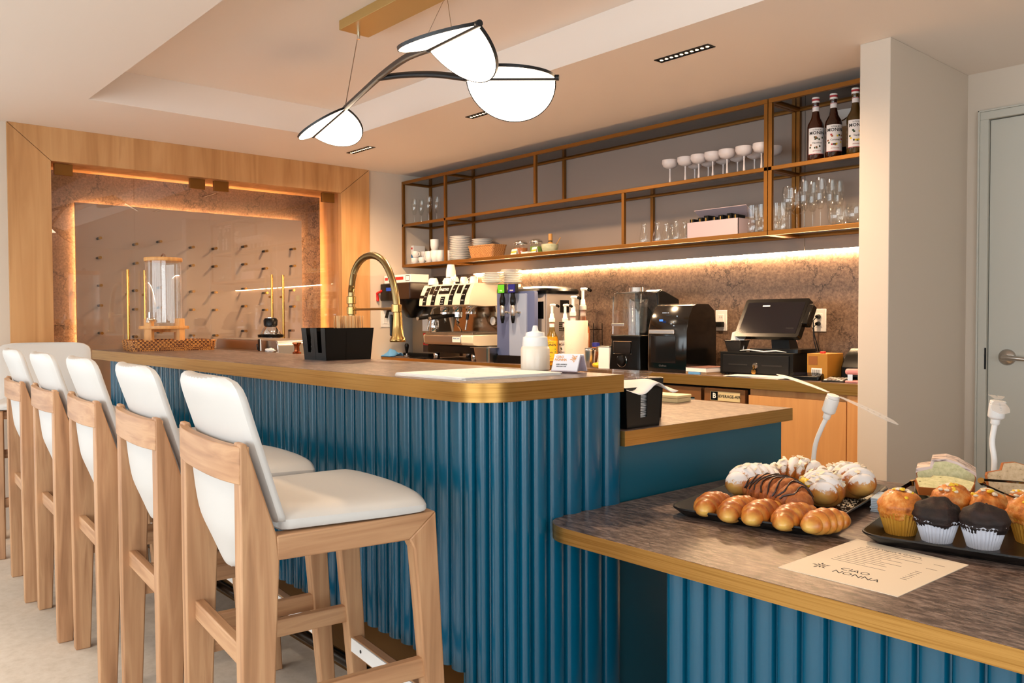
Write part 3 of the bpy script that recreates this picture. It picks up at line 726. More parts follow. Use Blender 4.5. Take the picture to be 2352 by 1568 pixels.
# white coupes
cp0 = None
M_coupe = mat('opal_white', (222, 212, 210), 0.35)
def coupe(loc, lab):
    global cp0
    if cp0 is None:
        t = thing('coupe_glass', lab, 'glass', loc, 0, 'white coupes on the middle board')
        MB().lathe([(0.0006, 0.083), (0.012, 0.083), (0.036, 0.094), (0.0445, 0.112), (0.0435, 0.131), (0.042, 0.131), (0.042, 0.112), (0.03, 0.096), (0.0006, 0.09)], 24, cap=False).build('bowl', M_coupe, t, 50)
        MB().lathe([(0.006, 0.084), (0.0038, 0.075), (0.0042, 0.04), (0.0065, 0.01), (0.009, 0.003), (0.03, 0.0015), (0.03, 0.0), (0.0005, 0)], 18, cap=False).build('stem', M_coupe, t, 50)
        cp0 = t
    else: clone(cp0, loc, lab)
for i, px in enumerate((1539, 1574, 1605, 1637, 1670, 1709, 1749)):
    coupe((sx(px, 3.715, SM), 3.715, SM), 'front-row white coupe, %s from the left end' % ORD[i])
for i, px in enumerate((1596, 1627, 1661, 1694, 1733, 1776)):
    coupe((sx(px, 3.83, SM), 3.83, SM), 'back-row white coupe, %s from the left end' % ORD[i])
# printed carton
bx_ = thing('tea_carton', 'red white and blue carton at the left end of the lower board', 'box', (sx(952, 3.80, SB), 3.81, SB))
MB().b2((-0.055, -0.055, 0), (0.055, 0.055, 0.155)).build('box_body', M_white, bx_, 0, 0.001)
MB().b2((-0.0555, -0.0556, 0.05), (0.0556, 0.0, 0.085)).build('blue_print', mat('print_blue', (40, 120, 180), 0.5), bx_, 0)
MB().b2((-0.045, -0.0558, 0.125), (-0.01, -0.054, 0.14)).build('red_print', mat('print_red', (200, 45, 35), 0.5), bx_, 0)
MB().b2((0.005, -0.0558, 0.125), (0.04, -0.054, 0.14)).build('red_print', MATS['print_red'], bx_, 0)
# cups and mugs
def cup_mesh(r, h, thick=0.003):
    return MB().lathe([(0.0005, 0.002), (r*0.6, 0.0), (r*0.7, 0.002), (r*0.95, h*0.5), (r, h), (r-thick, h), (r*0.9-thick, h*0.5), (r*0.6, 0.006), (0.0005, 0.005)], 20, cap=False)
def handle_mb(r, h):
    return MB().tube([(r*0.92, 0, h*0.82), (r*1.35, 0, h*0.78), (r*1.5, 0, h*0.55), (r*1.3, 0, h*0.3), (r*0.85, 0, h*0.22)], r*0.09, 8)
def make_cup(name, lab, loc, r, h, rz, group):
    t = thing(name, lab, 'cup', loc, rz, group)
    cup_mesh(r, h).build('body', M_porc, t, 50); handle_mb(r, h).build('handle', M_porc, t, 50)
    return t
e0_ = None
for px, Y, dz, rz, lab in ((953, 3.73, 0, 20, 'white espresso cup at the bottom left of the cup pile'), (955, 3.73, 0.052, 10, 'white espresso cup stacked on the leftmost cup'), (970, 3.73, 0, 40, 'white espresso cup, second in the bottom row of cups'),
                           (972, 3.79, 0.0, 200, 'white espresso cup standing behind the front cups'), (975, 3.80, 0.052, 30, 'white espresso cup on top at the back of the pile')):
    loc = (sx(px, Y, SB), Y, SB+dz)
    if e0_ is None: e0_ = make_cup('espresso_cup', lab, loc, 0.031, 0.05, R(rz), 'espresso cups on the lower board')
    else: clone(e0_, loc, lab, R(rz))
m0_ = None
for px, Y, dz, rz, lab in ((987, 3.73, 0, 190, 'white mug left of the bronze post, front row'), (1000, 3.72, 0, 180, 'white mug with its handle turned left, in the middle of the mugs'), (1012, 3.74, 0, 170, 'white mug right against the bronze post'),
                           (999, 3.76, 0.09, 180, 'white mug stacked on top of the others'), (1030, 3.80, 0, 0, 'white mug half hidden behind the bronze post')):
    loc = (sx(px, Y, SB), Y, SB+dz)
    if m0_ is None: m0_ = make_cup('coffee_mug', lab, loc, 0.036, 0.09, R(rz), 'mugs on the lower board')
    else: clone(m0_, loc, lab, R(rz))
# plate stacks: every plate a thing
M_rim = mat('plate_edge', (70, 60, 54), 0.4)
def plate_mesh(r):
    me = MB().lathe([(0.0005, 0.003), (r*0.58, 0.0), (r*0.6, 0.0015), (r*0.95, 0.0085), (r, 0.0095), (r, 0.0115), (r*0.97, 0.012), (r*0.6, 0.005), (0.0005, 0.005)], 28, cap=False).mesh('plate', 60); me.materials.append(M_porc); return me
NUM = ORD+['eleventh', 'twelfth', 'thirteenth', 'fourteenth', 'fifteenth', 'sixteenth']
def plates(px, Y, z, n, r, step, where, cat='plate', X=None):
    me = plate_mesh(r); X = X if X is not None else sx(px, Y, z)
    for i in range(n):
        o = inst(me, 'plate', None, (X+rnd.uniform(-.001, .001), Y+rnd.uniform(-.001, .001), z+i*step))
        k_ = n-1-i; tag(o, '%s white plate of the stack %s' % ('topmost' if k_ == 0 else ('lowest' if i == 0 else NUM[k_]+' from the top'), where), 'plate', 'plates stacked '+where)
plates(1057, 3.765, SB, 14, 0.078, 0.0128, 'right of the white mugs')
plates(1108, 3.855, SB, 12, 0.078, 0.0128, 'behind the tan bread basket')
# bread basket
def basket(name, lab, loc, w, d, h, m, rz=0, flare=1.18, cat='basket', rows=9, wob=0.0018):
    t = thing(name, lab, cat, loc, rz)
    n = 64
    def ring(z, o, s):
        out = []
        per = rrect(-w/2*s, -d/2*s, w/2*s, d/2*s, min(w, d)*0.12, 4)
        pts_ = []
        for i in range(len(per)):
            a = Vector(per[i]); b = Vector(per[(i+1) % len(per)]); k = max(1, int((b-a).length/0.012))
            for j in range(k): pts_.append(a.lerp(b, j/k))
        return pts_
    base = ring(0, 0, 1); N_ = len(base)
    rings = []
    for k in range(rows*2+1):
        v = k/(rows*2); s = 1+(flare-1)*v
        r_2 = []
        for j in range(N_):
            p = base[j]; q = p*s; nrm = p.normalized()
            q = q + nrm*(wob*(1 if (j+k//2) % 2 else -1)*(1 if k % 2 else 0.2))
            r_2.append((q.x, q.y, h*v))
        rings.append(r_2)
    inner = [[(p[0]*0.95, p[1]*0.93, max(p[2], 0.006)) for p in r] for r in (rings[-1], rings[0])]
    MB().loft(rings+inner).build('weave', m, t, 70)
    top = [(p[0]*0.99, p[1]*0.99, h) for p in rings[-1]]; top.append(top[0])
    MB().tube(top, 0.005, 6, cap=False).build('rim', m, t, 60)
    return t
M_wick = weave('wicker_tan', (208, 152, 94), (168, 108, 58), 110)
basket('bread_basket', 'tan woven bread basket on the lower shelf board', (sx(1118, 3.74, SB), 3.745, SB), 0.24, 0.11, 0.085, M_wick)
# clip jars with cards
def clip_jar(px, Y, lab, fill, r=0.05, h=0.085):
    t = thing('clip_jar', lab, 'jar', (sx(px, Y, SB), Y, SB), 0, 'clip-top jars')
    MB().lathe(shell([(r*0.95, 0.0), (r, 0.01), (r, h*0.8), (r*0.85, h)]), 24).build('glass_body', M_glass, t, 50)
    MB().lathe([(r*0.9, 0.004), (r*0.93, h*0.6)], 20).build('contents', fill, t)
    MB().lathe([(0.001, h+0.02), (r*0.5, h+0.018), (r*0.85, h+0.008), (r*0.88, h+0.001), (0.001, h+0.001)], 24, cap=False).build('lid', M_glass, t)
    MB().lathe([(r*0.9, h-0.006), (r*0.92, h-0.003), (r*0.92, h), (r*0.9, h+0.003)], 24, cap=False).build('wire_ring', M_steel, t)
    MB().tube([(-r*0.95, -0.01, h-0.02), (-r*1.15, -0.01, h), (-r*0.95, -0.01, h+0.012)], 0.002, 6).build('clip', M_steel, t)
clip_jar(1196, 3.78, 'clip-top jar of brown sugar, left of the two on the shelf', mat('sugar_brown', (190, 110, 50), 0.8))
clip_jar(1232, 3.79, 'clip-top jar of green leaves, right of the two on the shelf', mat('mint_green', (120, 160, 60), 0.8), 0.045)
def tent_card(px, Y, lab, w, h):
    t = thing('name_card', lab, 'card', (sx(px, Y, SB), Y, SB), R(-12), 'small printed name cards')
    MB().loft([[(-w/2, -0.012, 0), (-w/2, 0, h), (-w/2, 0.012, 0), (-w/2, 0.010, 0), (-w/2, 0, h-0.002), (-w/2, -0.010, 0)], [(w/2, -0.012, 0), (w/2, 0, h), (w/2, 0.012, 0), (w/2, 0.010, 0), (w/2, 0, h-0.002), (w/2, -0.010, 0)]]).build('card', M_paper, t, 0)
    a = Vector((0, -0.012, 0)); b = Vector((0, 0, h))
    m = MB(); m.loft([[(-w/2*0.98, -0.0126+0.012*v, h*v) for v in (0.35, 0.62)], [(w/2*0.98, -0.0126+0.012*v, h*v) for v in (0.35, 0.62)]], cap=False, closed=False)
    m.build('yellow_band', mat('band_yellow', (232, 196, 40), 0.6), t, 0)
tent_card(1182, 3.70, 'white and yellow card in front of the brown sugar jar', 0.075, 0.04)
tent_card(1228, 3.72, 'white and yellow card in front of the green jar', 0.06, 0.042)
o = tag(MB().b2((-0.03, -0.02, 0), (0.03, 0.02, 0.012)).build('card_box', M_paper, None, 0, 0.001, loc=(sx(1208, 3.69, SB), 3.695, SB)), 'small flat white card box at the front edge of the lower board', 'box')
# matcha bowl with whisk
mb_ = thing('matcha_bowl', 'pale green ribbed bowl on the lower shelf board', 'bowl', (sx(1263, 3.76, SB), 3.76, SB))
MB().lathe([(0.0005, 0.003), (0.04, 0.0), (0.048, 0.008), (0.055, 0.035), (0.056, 0.055), (0.053, 0.055), (0.05, 0.03), (0.0005, 0.01)], 30, cap=False).build('body', grain('celadon', [(0.3, (176, 180, 140)), (0.7, (212, 212, 178))], (20, 20, 60), 0.35), mb_, 50)
wk = thing('bamboo_whisk', 'bamboo whisk standing upright in the pale green bowl', 'whisk', (sx(1263, 3.77, SB), 3.775, SB+0.012))
M_bamb = mat('bamboo', (206, 150, 78), 0.5)
MB().lathe([(0.001, 0), (0.026, 0.01), (0.022, 0.045), (0.012, 0.06)], 16).build('tines', M_bamb, wk)
MB().lathe([(0.012, 0.06), (0.0135, 0.062), (0.0135, 0.11), (0.0125, 0.113), (0.001, 0.113)], 16, cap=False).build('handle', M_bamb, wk)
MB().lathe([(0.0142, 0.062), (0.0142, 0.068)], 16).build('thread', M_ink, wk)
cs = tag(MB().tube([(0, 0, 0), (0.03, 0.0, 0.03), (0.075, 0.0, 0.078)], [0.003, 0.0022, 0.003], 8).build('bamboo_scoop', M_bamb, None, loc=(sx(1270, 3.77, SB), 3.765, SB+0.014)), 'thin bamboo scoop leaning out of the pale green bowl', 'scoop')
# carafes
cf0 = None
for i, (px, Y) in enumerate(((1479, 3.73), (1510, 3.73), (1530, 3.80), (1553, 3.74), (1544, 3.86), (1572, 3.82))):
    loc = (sx(px, Y, SB), Y, SB); lab = 'small clear carafe, %s of the group left of the lilac box' % ORD[i]
    if cf0 is None:
        cf0 = thing('carafe', lab, 'carafe', loc, 0, 'small carafes')
        MB().lathe(shell([(0.028, 0.0), (0.03, 0.004), (0.028, 0.03), (0.016, 0.085), (0.0135, 0.1), (0.016, 0.115), (0.0175, 0.118)]), 20, cap=False).build('body', M_glass, cf0, 50)
        MB().lathe([(0.0005, 0.0006), (0.028, 0.0006), (0.028, 0.004), (0.0005, 0.005)], 20, cap=False).build('thick_base', M_glass, cf0, 50)
    else: clone(cf0, loc, lab)
# lilac box with open lid and sachets
M_lilac = mat('lilac_card', (190, 172, 178), 0.6)
bX0, bX1 = sx(1580, 3.70, SB), sx(1698, 3.70, SB)
lb = thing('gift_box', 'lilac lidded box standing open and packed with dark sachets', 'box', ((bX0+bX1)/2, 3.77, SB)); hw_ = (bX1-bX0)/2
b_ = MB(); b_.b2((-hw_, -0.08, 0), (hw_, 0.08, 0.003))
b_.b2((-hw_, -0.08, 0), (hw_, -0.077, 0.085)); b_.b2((-hw_, 0.077, 0), (hw_, 0.08, 0.085)); b_.b2((-hw_, -0.08, 0), (-hw_+0.003, 0.08, 0.085)); b_.b2((hw_-0.003, -0.08, 0), (hw_, 0.08, 0.085))
b_.build('tray', M_lilac, lb, 0)
MB().b2((-hw_-0.002, -0.10, 0), (hw_+0.002, 0.0, 0.004), M=Matrix.Translation((0, 0.075, 0.105)) @ Matrix.Rotation(R(-30), 4, 'X')).build('lid', M_lilac, lb, 0)
for i in range(7):
    tg = thing('tea_sachet', 'black tea sachet in the lilac box, %s from the left' % ORD[i], 'sachet', ((bX0+bX1)/2-hw_+0.026+i*(2*hw_-0.05)/6, 3.73+0.01*(i % 2), SB+0.004), 0, 'black sachets in the lilac box')
    MB().b2((-0.014, -0.03, 0), (0.014, 0.04, 0.10+0.006*(i % 3))).build('packet', M_blackm, tg, 0, 0.002)
    MB().b2((-0.003, -0.0305, 0.075), (0.003, -0.029, 0.1)).build('gold_print', M_gold, tg, 0)
# wavy tumblers
wt0 = None
wave = [(0.024, 0.0), (0.027, 0.01), (0.029, 0.03), (0.026, 0.05), (0.021, 0.065), (0.025, 0.09), (0.029, 0.115), (0.030, 0.14)]
for i, (px, Y) in enumerate(((1728, 3.72), (1751, 3.72), (1740, 3.82), (1782, 3.73), (1800, 3.75), (1793, 3.85))):
    loc = (sx(px, Y, SB), Y, SB); lab = 'wavy clear tumbler, %s of the group around the double bronze post' % ORD[i]
    if wt0 is None:
        wt0 = thing('wavy_tumbler', lab, 'glass', loc, 0, 'wavy tumblers')
        MB().lathe([(0.0005, 0.001)]+shell(wave), 18, cap=False).build('body', M_glass, wt0, 60)
        MB().lathe([(0.0005, 0.001), (0.024, 0.001), (0.024, 0.008), (0.0005, 0.009)], 18, cap=False).build('thick_base', M_glass, wt0, 60)
    else: clone(wt0, loc, lab)
# wine glasses and flutes, right bay
def wprof(s, h, r): return [(r*0.5, s+0.004), (r*0.85, s+(h-s)*0.22), (r, s+(h-s)*0.45), (r*0.95, s+(h-s)*0.7), (r*0.78, h)]
for px, Y, kind, lab in ((1813, 3.72, 0, 'wide wine glass right of the double bronze post'), (1830, 3.85, 0, 'wide wine glass behind the front champagne flutes')):
    stem_glass('wine_glass', lab, (sx(px, Y, SB), Y, SB), 0.21, 0.036, 0.09, 0.034, wprof(0.09, 0.21, 0.040), 'wide wine glasses')
for i, (px, Y) in enumerate(((1847, 3.73), (1866, 3.80), (1884, 3.73), (1908, 3.80), (1925, 3.86))):
    loc = (sx(px, Y, SB), Y, SB)
    clone(fl0, loc, 'champagne flute in the right shelf bay, %s from the left' % ORD[i]).scale = (1.12, 1.12, 1.18)
sl0 = None
for px, Y, lab in ((1921, 3.72, 'stemless glass at the front of the right shelf bay'), (1936, 3.80, 'stemless glass behind the front one in the right shelf bay'), (1962, 3.72, 'stemless glass next to the greige pillar')):
    loc = (sx(px, Y, SB), Y, SB)
    if sl0 is None:
        sl0 = thing('stemless_glass', lab, 'glass', loc, 0, 'stemless glasses')
        MB().lathe([(0.0005, 0.001)]+shell([(0.024, 0.0), (0.034, 0.012), (0.040, 0.04), (0.038, 0.07), (0.033, 0.095)]), 20, cap=False).build('body', M_glass, sl0, 60)
        MB().lathe([(0.0005, 0.001), (0.022, 0.001), (0.024, 0.007), (0.0005, 0.008)], 18, cap=False).build('thick_base', M_glass, sl0, 60)
    else: clone(sl0, loc, lab)
# syrup bottles
def wrap_text(s, size, m, parent, r, z, name='lettering', ang=-90, space=1.0, bold=0.0):
    o = text(s, size, m, parent, Matrix.Identity(4), name, 0.00025, space=space, bold=bold)
    for v in o.data.vertices:
        a = R(ang)+v.co.x/r; rr = r+v.co.z+0.0004
        y = v.co.y; v.co = (rr*math.cos(a), rr*math.sin(a), z+y)
    return o
def arc_patch(r, a0, a1, z0, z1, n=14, th=0.0004):
    m = MB(); rows = []
    for i in range(n+1):
        a = R(a0+(a1-a0)*i/n); c_, s_ = math.cos(a), math.sin(a)
        rows.append([((r)*c_, r*s_, z0), ((r+th)*c_, (r+th)*s_, z0), ((r+th)*c_, (r+th)*s_, z1), (r*c_, r*s_, z1)])
    return m.loft(rows)
M_lab = mat('label_white', (232, 230, 232), 0.5)
M_red = mat('label_red', (170, 40, 50), 0.5)
M_leafg = mat('print_green', (36, 60, 26), 0.6); M_nut = mat('print_brown', (150, 84, 34), 0.6)
def syrup_bottle(name, lab, loc, liq, labm, flavour, ang=-52, cap=True, prints=None, group='syrup bottles', neck_label=True, glassm=None, s=1.0, amb=True):
    t = thing(name, lab, 'bottle', loc, 0, group)
    r = 0.0385*s
    prof = [(0.0005, 0.003), (r*0.9, 0.0), (r, 0.006), (r, 0.165), (r*0.93, 0.178), (r*0.55, 0.205), (0.0165, 0.228), (0.0145, 0.25), (0.0145, 0.272), (0.0165, 0.275), (0.0165, 0.28)]
    MB().lathe(prof+[(0.0005, 0.28)], 26, cap=False).build('glass', glassm or liq, t, 45)
    lo = arc_patch(r+0.0004, ang-62, ang+62, 0.03, 0.155).build('front_label', labm, t, 30)
    arc_patch(r+0.0009, ang-62, ang+62, 0.030, 0.0325).build('label_edge', M_red, lo, 30)
    wrap_text('MONIN', 0.021, M_ink, lo, r+0.0009, 0.130, ang=ang, space=1.05, bold=0.0004)
    wrap_text('Le Sirop de', 0.0085, M_ink, lo, r+0.0009, 0.146, ang=ang)
    if flavour: wrap_text(flavour, 0.0125, M_ink, lo, r+0.0009, 0.084, ang=ang)
    wrap_text('gourmet syrup', 0.0065, M_red, lo, r+0.0009, 0.046, ang=ang)
    rr_ = random.Random(len(flavour)*3+1)
    for i in range(14):
        a = rr_.uniform(-52, 52); z = 0.112 - 0.055*(abs(a) > 30)*rr_.random() - 0.012*rr_.random() if i < 9 else 0.06+0.008*rr_.random()
        if prints:
            arc_patch(r+0.0009, ang+a-4-3*rr_.random(), ang+a+4+3*rr_.random(), z-0.004, z+0.004, 4).build('leaf_print', prints[i % len(prints)], lo, 30)
    if neck_label:
        arc_patch(0.0156, ang-80, ang+80, 0.238, 0.262).build('neck_label', M_lab, t, 30)
        arc_patch(0.0160, ang-80, ang+80, 0.258, 0.2605).build('neck_stripe', M_red, t, 30)
    if cap:
        MB().lathe([(0.0175, 0.279), (0.0178, 0.281), (0.0178, 0.304), (0.016, 0.306), (0.0005, 0.306)], 22, cap=False).build('cap', M_white, t, 40)
        MB().lathe([(0.0181, 0.288), (0.0181, 0.297)], 22).build('cap_band', M_red, t, 40)
    return t
M_amber = mat('amber_syrup', (58, 22, 8), 0.06, spec=0.7); M_dkamb = mat('dark_syrup', (44, 16, 6), 0.06, spec=0.7); M_olive = mat('vanilla_syrup', (70, 50, 14), 0.06, spec=0.7)
syrup_bottle('syrup_bottle', 'amber hazelnut syrup bottle on the right shelf bay', (sx(1873, 3.73, SM), 3.73, SM), M_amber, M_lab, 'Hazelnut', prints=[M_leafg, M_leafg, M_nut])
syrup_bottle('syrup_bottle', 'amber caramel syrup bottle in the middle of the three', (sx(1914, 3.73, SM), 3.73, SM), M_dkamb, M_lab, 'Caramel', prints=[M_nut, M_leafg, M_red, MATS['band_yellow']])
syrup_bottle('syrup_bottle', 'vanilla syrup bottle half hidden by the greige pillar', (sx(1964, 3.715, SM), 3.715, SM), M_olive, M_lab, 'Vanilla', prints=[M_leafg, MATS['band_yellow']])
cg = thing('coffee_pouch', 'clear-topped kraft pouch behind the syrup bottles', 'pouch', (sx(1942, 3.85, SM), 3.86, SM))
M_kraft = mat('kraft', (196, 160, 120), 0.6)
MB().loft([[(-0.05, -0.03, 0), (0.05, -0.03, 0), (0.05, 0.03, 0), (-0.05, 0.03, 0)], [(-0.048, -0.034, 0.07), (0.048, -0.034, 0.07), (0.048, 0.034, 0.07), (-0.048, 0.034, 0.07)]]).build('black_foot', M_blackm, cg, 0)
MB().loft([[(-0.048, -0.034, 0.07), (0.048, -0.034, 0.07), (0.048, 0.034, 0.07), (-0.048, 0.034, 0.07)], [(-0.05, -0.026, 0.17), (0.05, -0.026, 0.17), (0.05, 0.026, 0.17), (-0.05, 0.026, 0.17)]]).build('body', M_kraft, cg, 0)
MB().loft([[(-0.05, -0.026, 0.17), (0.05, -0.026, 0.17), (0.05, 0.026, 0.17), (-0.05, 0.026, 0.17)], [(-0.058, -0.02, 0.22), (0.056, -0.02, 0.215), (0.056, 0.02, 0.215), (-0.058, 0.02, 0.22)], [(-0.05, -0.003, 0.26), (0.05, -0.003, 0.255), (0.05, 0.003, 0.255), (-0.05, 0.003, 0.26)]]).build('clear_top', M_white, cg, 40)
MB().tube([(-0.056, -0.022, 0.19), (0, -0.03, 0.20), (0.056, -0.022, 0.235)], 0.003, 6).build('gold_tie', M_gold, cg)
# ================================================================== things on the back counter
def bx(px, Y, z=1.0): return sx(px, Y, z)
# light switches on the left wall, outlets on the stone
sw = thing('light_switch', 'white triple light switch plate on the wall by the faucet', 'light switch', (XW, 3.549, 1.206))
MB().b2((0, -0.082, -0.062), (0.006, 0.082, 0.062)).build('plate', M_white, sw, 0, 0.002)
for i in (-1, 0, 1): MB().b2((0.006, i*0.047-0.017, -0.034), (0.010, i*0.047+0.017, 0.034)).build('rocker', M_white, sw, 0, 0.001)
def outlet(x, lab, plugs):
    t = thing('wall_outlet', lab, 'outlet', (x, YB-0.014, 1.19), 0, 'white outlets on the stone')
    MB().b2((-0.037, -0.006, -0.058), (0.037, 0, 0.058)).build('plate', M_white, t, 0, 0.002)
    MB().b2((-0.018, -0.009, -0.034), (0.018, -0.006, 0.034)).build('socket_face', M_white, t, 0, 0.001)
    for dz in (-0.018, 0.018):
        for dx in (-0.006, 0.006): MB().b2((dx-0.0012, -0.0095, dz-0.005), (dx+0.0012, -0.0085, dz+0.005)).build('slot', M_ink, t, 0)
outlet((-2.756-2.681)/2, 'white wall outlet with a black adapter plugged in, left of the register screen', 1)
outlet((-2.168-2.092)/2, 'white wall outlet with two black cords, right of the register screen', 2)
ad_ = tag(MB().b2((-0.034, -0.028, -0.014), (0.034, 0, 0.014)).build('power_adapter', M_blackm, None, 0, 0.003, loc=(-2.728, YB-0.0235, 1.168)), 'black power adapter plugged into the left outlet', 'adapter')
for dz, lab in ((0.018, 'upper'), (-0.018, 'lower')):
    pc = thing('black_power_cable', 'black power cord from the %s socket of the right outlet' % lab, 'power cord', (-2.13, YB-0.024, 1.19+dz), 0, 'black cords at the right outlet')
    MB().lathe([(0.001, 0.026), (0.008, 0.024), (0.012, 0.006), (0.012, 0.0), (0.001, 0.0)], 12, cap=False, M=frame((0, 0, 0), (1, 0, 0), (0, 0, 1))).build('plug', M_black, pc)
    MB().tube([(0, -0.02, 0), (-0.012, -0.035, -0.02), (-0.008, -0.03, -0.09), (0.02, -0.03, -0.18), (0.07+dz, -0.03, -0.25-dz)], 0.003, 8).build('cable', M_black, pc)
# blue cloth
cl = MB(); NX_, NY_ = 18, 14; vs = []; fs = []
rr = random.Random(3)
for j in range(NY_+1):
    for i in range(NX_+1):
        u, v = i/NX_, j/NY_
        z = 0.006 + 0.055*max(0, math.sin(u*5.2+v*2.1))*math.sin(v*3.14)**0.6 + 0.012*math.sin(u*11+v*7)**2*math.sin(v*3.14)
        if u > 0.55: z += 0.05*math.sin((u-0.55)/0.45*3.14)*math.sin(v*3.14)
        vs.append((u*0.23-0.115+0.012*math.sin(v*6), v*0.13-0.065+0.012*math.sin(u*7), z))
for j in range(NY_):
    for i in range(NX_): a = j*(NX_+1)+i; fs.append((a, a+1, a+NX_+2, a+NX_+1))
cl.add(vs, fs); co = cl.build('cleaning_cloth', mat('blue_cloth', (96, 158, 214), 0.85, bump=0.3, bscale=900), None, 60, loc=(bx(890, 3.53, 0.95), 3.535, CZ)); so_ = co.modifiers.new('s', 'SOLIDIFY'); so_.thickness = 0.004; so_.offset = -1
tag(co, 'crumpled light blue cleaning cloth on the back counter', 'cloth')
# tamper on a black mat
mt = tag(MB().b2((-0.14, -0.06, 0), (0.05, 0.05, 0.008)).build('bar_mat', M_blackm, None, 0, 0.002, loc=(-5.0, 3.56, CZ)), 'black rubber bar mat left of the espresso machine', 'mat')
tm = thing('tamper', 'black-handled coffee tamper standing on the bar mat', 'tamper', (bx(938, 3.56, 0.96), 3.545, CZ+0.008))
MB().lathe([(0.001, 0), (0.021, 0), (0.021, 0.008), (0.007, 0.012), (0.006, 0.022), (0.001, 0.022)], 18, cap=False).build('base', M_steel, tm)
MB().lathe([(0.007, 0.022), (0.011, 0.04), (0.016, 0.07), (0.017, 0.085), (0.012, 0.098), (0.001, 0.1)], 18, cap=False).build('handle', M_black, tm)
# coffee brewer
cbw = thing('coffee_brewer', 'black and steel coffee brewer in the corner left of the espresso machine', 'coffee machine', (-5.24, 3.66, CZ))
M_bstl = mat('dull_steel', (150, 140, 126), 0.4, 0.9)
MB().b2((-0.12, 0.02, 0), (0.16, 0.27, 0.42)).build('column', M_bstl, cbw, 0, 0.004)
MB().b2((-0.17, -0.035, 0), (0.17, 0.02, 0.03)).build('base', M_blackm, cbw, 0, 0.004)
hd = MB(); hd.loft([[(-0.2, -0.2, 0.44), (0.17, -0.2, 0.44), (0.17, 0.25, 0.44), (-0.2, 0.25, 0.44)], [(-0.2, -0.2, 0.565), (0.17, -0.2, 0.565), (0.17, 0.25, 0.565), (-0.2, 0.25, 0.565)]]); hd.build('head', mat('dark_brown_gloss', (40, 26, 20), 0.25), cbw, 0, 0.008)
MB().b2((-0.205, -0.215, 0.43), (0.0, -0.2, 0.56)).build('control_panel', M_black, cbw, 0, 0.006)
MB().b2((-0.12, -0.217, 0.505), (-0.055, -0.2145, 0.53)).build('display', emitter('lcd_blue', (0.1, 0.18, 0.7, 1), 0.6), cbw, 0)
MB().tube([(-0.18, -0.21, 0.51), (-0.235, -0.225, 0.49), (-0.225, -0.225, 0.43)], 0.011, 8).build('red_lever', mat('red_plastic', (190, 30, 20), 0.35), cbw)
MB().lathe([(0.13, 0.44), (0.12, 0.40), (0.05, 0.31), (0.03, 0.30), (0.001, 0.30)], 24, c=(0.02, -0.07, 0), cap=False).build('brew_funnel', M_black, cbw)
MB().tube([(-0.1, -0.17, 0.36), (-0.1, -0.215, 0.355), (-0.1, -0.23, 0.30)], 0.012, 8).build('funnel_handle', M_black, cbw)
MB().b2((0.02, 0.0185, 0.20), (0.10, 0.0202, 0.33)).build('notice', M_white, cbw, 0)
for z in (0.155, 0.08):
    MB().b2((0.03, 0.0185, z-0.04), (0.10, 0.0202, z+0.03)).build('notice', mat('notice_dark', (60, 44, 38), 0.6), cbw, 0)
    MB().b2((0.03, 0.0175, z+0.012), (0.10, 0.0186, z+0.03)).build('notice_header', MATS['print_red'], cbw, 0)
fb = thing('filter_carton', 'white and red paper filter carton lying on the coffee brewer', 'box', (-5.24, 3.57, CZ+0.565))
MB().b2((-0.2, -0.09, 0), (0.16, 0.07, 0.06)).build('carton', M_paper, fb, 0, 0.001)
for a, b in ((-0.19, -0.15), (-0.12, -0.08), (-0.05, 0.06)): MB().b2((a, -0.0908, 0.022), (b, -0.0895, 0.044)).build('red_print', MATS['print_red'], fb, 0)
MB().b2((0.09, -0.0908, 0.01), (0.14, -0.0895, 0.052)).build('black_print', M_ink, fb, 0)
MB().b2((0.095, -0.0912, 0.014), (0.135, -0.0905, 0.048)).build('white_print', M_paper, fb, 0)

# espresso machine
em = thing('espresso_machine', 'cream and chrome espresso machine with black button strips', 'espresso machine', (-4.655, 3.50, CZ))
hw = 0.285
for sx_ in (-0.22, 0.22):
    for sy_ in (0.06, 0.36): MB().lathe([(0.02, 0), (0.024, 0.005), (0.024, 0.05), (0.02, 0.055)], 14, (sx_, sy_, 0)).build('foot', M_chrome, em)
MB().b2((-hw+0.01, 0.02, 0.05), (hw-0.01, 0.42, 0.105)).build('chassis', M_black, em, 0, 0.004)
m = MB(); prof = [(0.03, 0.105), (-0.005, 0.11), (-0.018, 0.125), (-0.02, 0.17), (-0.012, 0.18), (0.03, 0.18)]
m.loft([[(-hw+0.02, y, z) for y, z in prof], [(0.17, y, z) for y, z in prof]]); m.build('drip_tray', M_steel, em, 30, 0.002)
m = MB(); m.loft([[(0.17, y, z) for y, z in prof+[(0.42, 0.18), (0.42, 0.10)]], [(hw, y+0.012, z) for y, z in prof+[(0.41, 0.18), (0.41, 0.10)]]]); m.build('tray_end', M_cream, em, 30, 0.004)
m = MB(); m.loft([[(-hw, y+0.01, z) for y, z in prof], [(-hw+0.02, y, z) for y, z in prof]]); m.build('tray_end', M_cream, em, 30, 0.003)
MB().b2((-hw+0.01, 0.0, 0.18), (hw-0.01, 0.40, 0.196)).build('drip_grid', M_bstl, em, 0, 0.003)
for i in range(16): MB().b2((-hw+0.03+i*0.033, 0.02, 0.196), (-hw+0.036+i*0.033, 0.24, 0.1985)).build('grid_bar', M_steel, em, 0)
MB().b2((-hw+0.02, 0.25, 0.19), (hw-0.02, 0.27, 0.40)).build('back_plate', mat('mirror_steel', (150, 128, 104), 0.12, 1.0), em, 0)
MB().b2((-hw+0.02, 0.27, 0.10), (hw-0.02, 0.42, 0.42)).build('boiler_housing', M_black, em, 0)
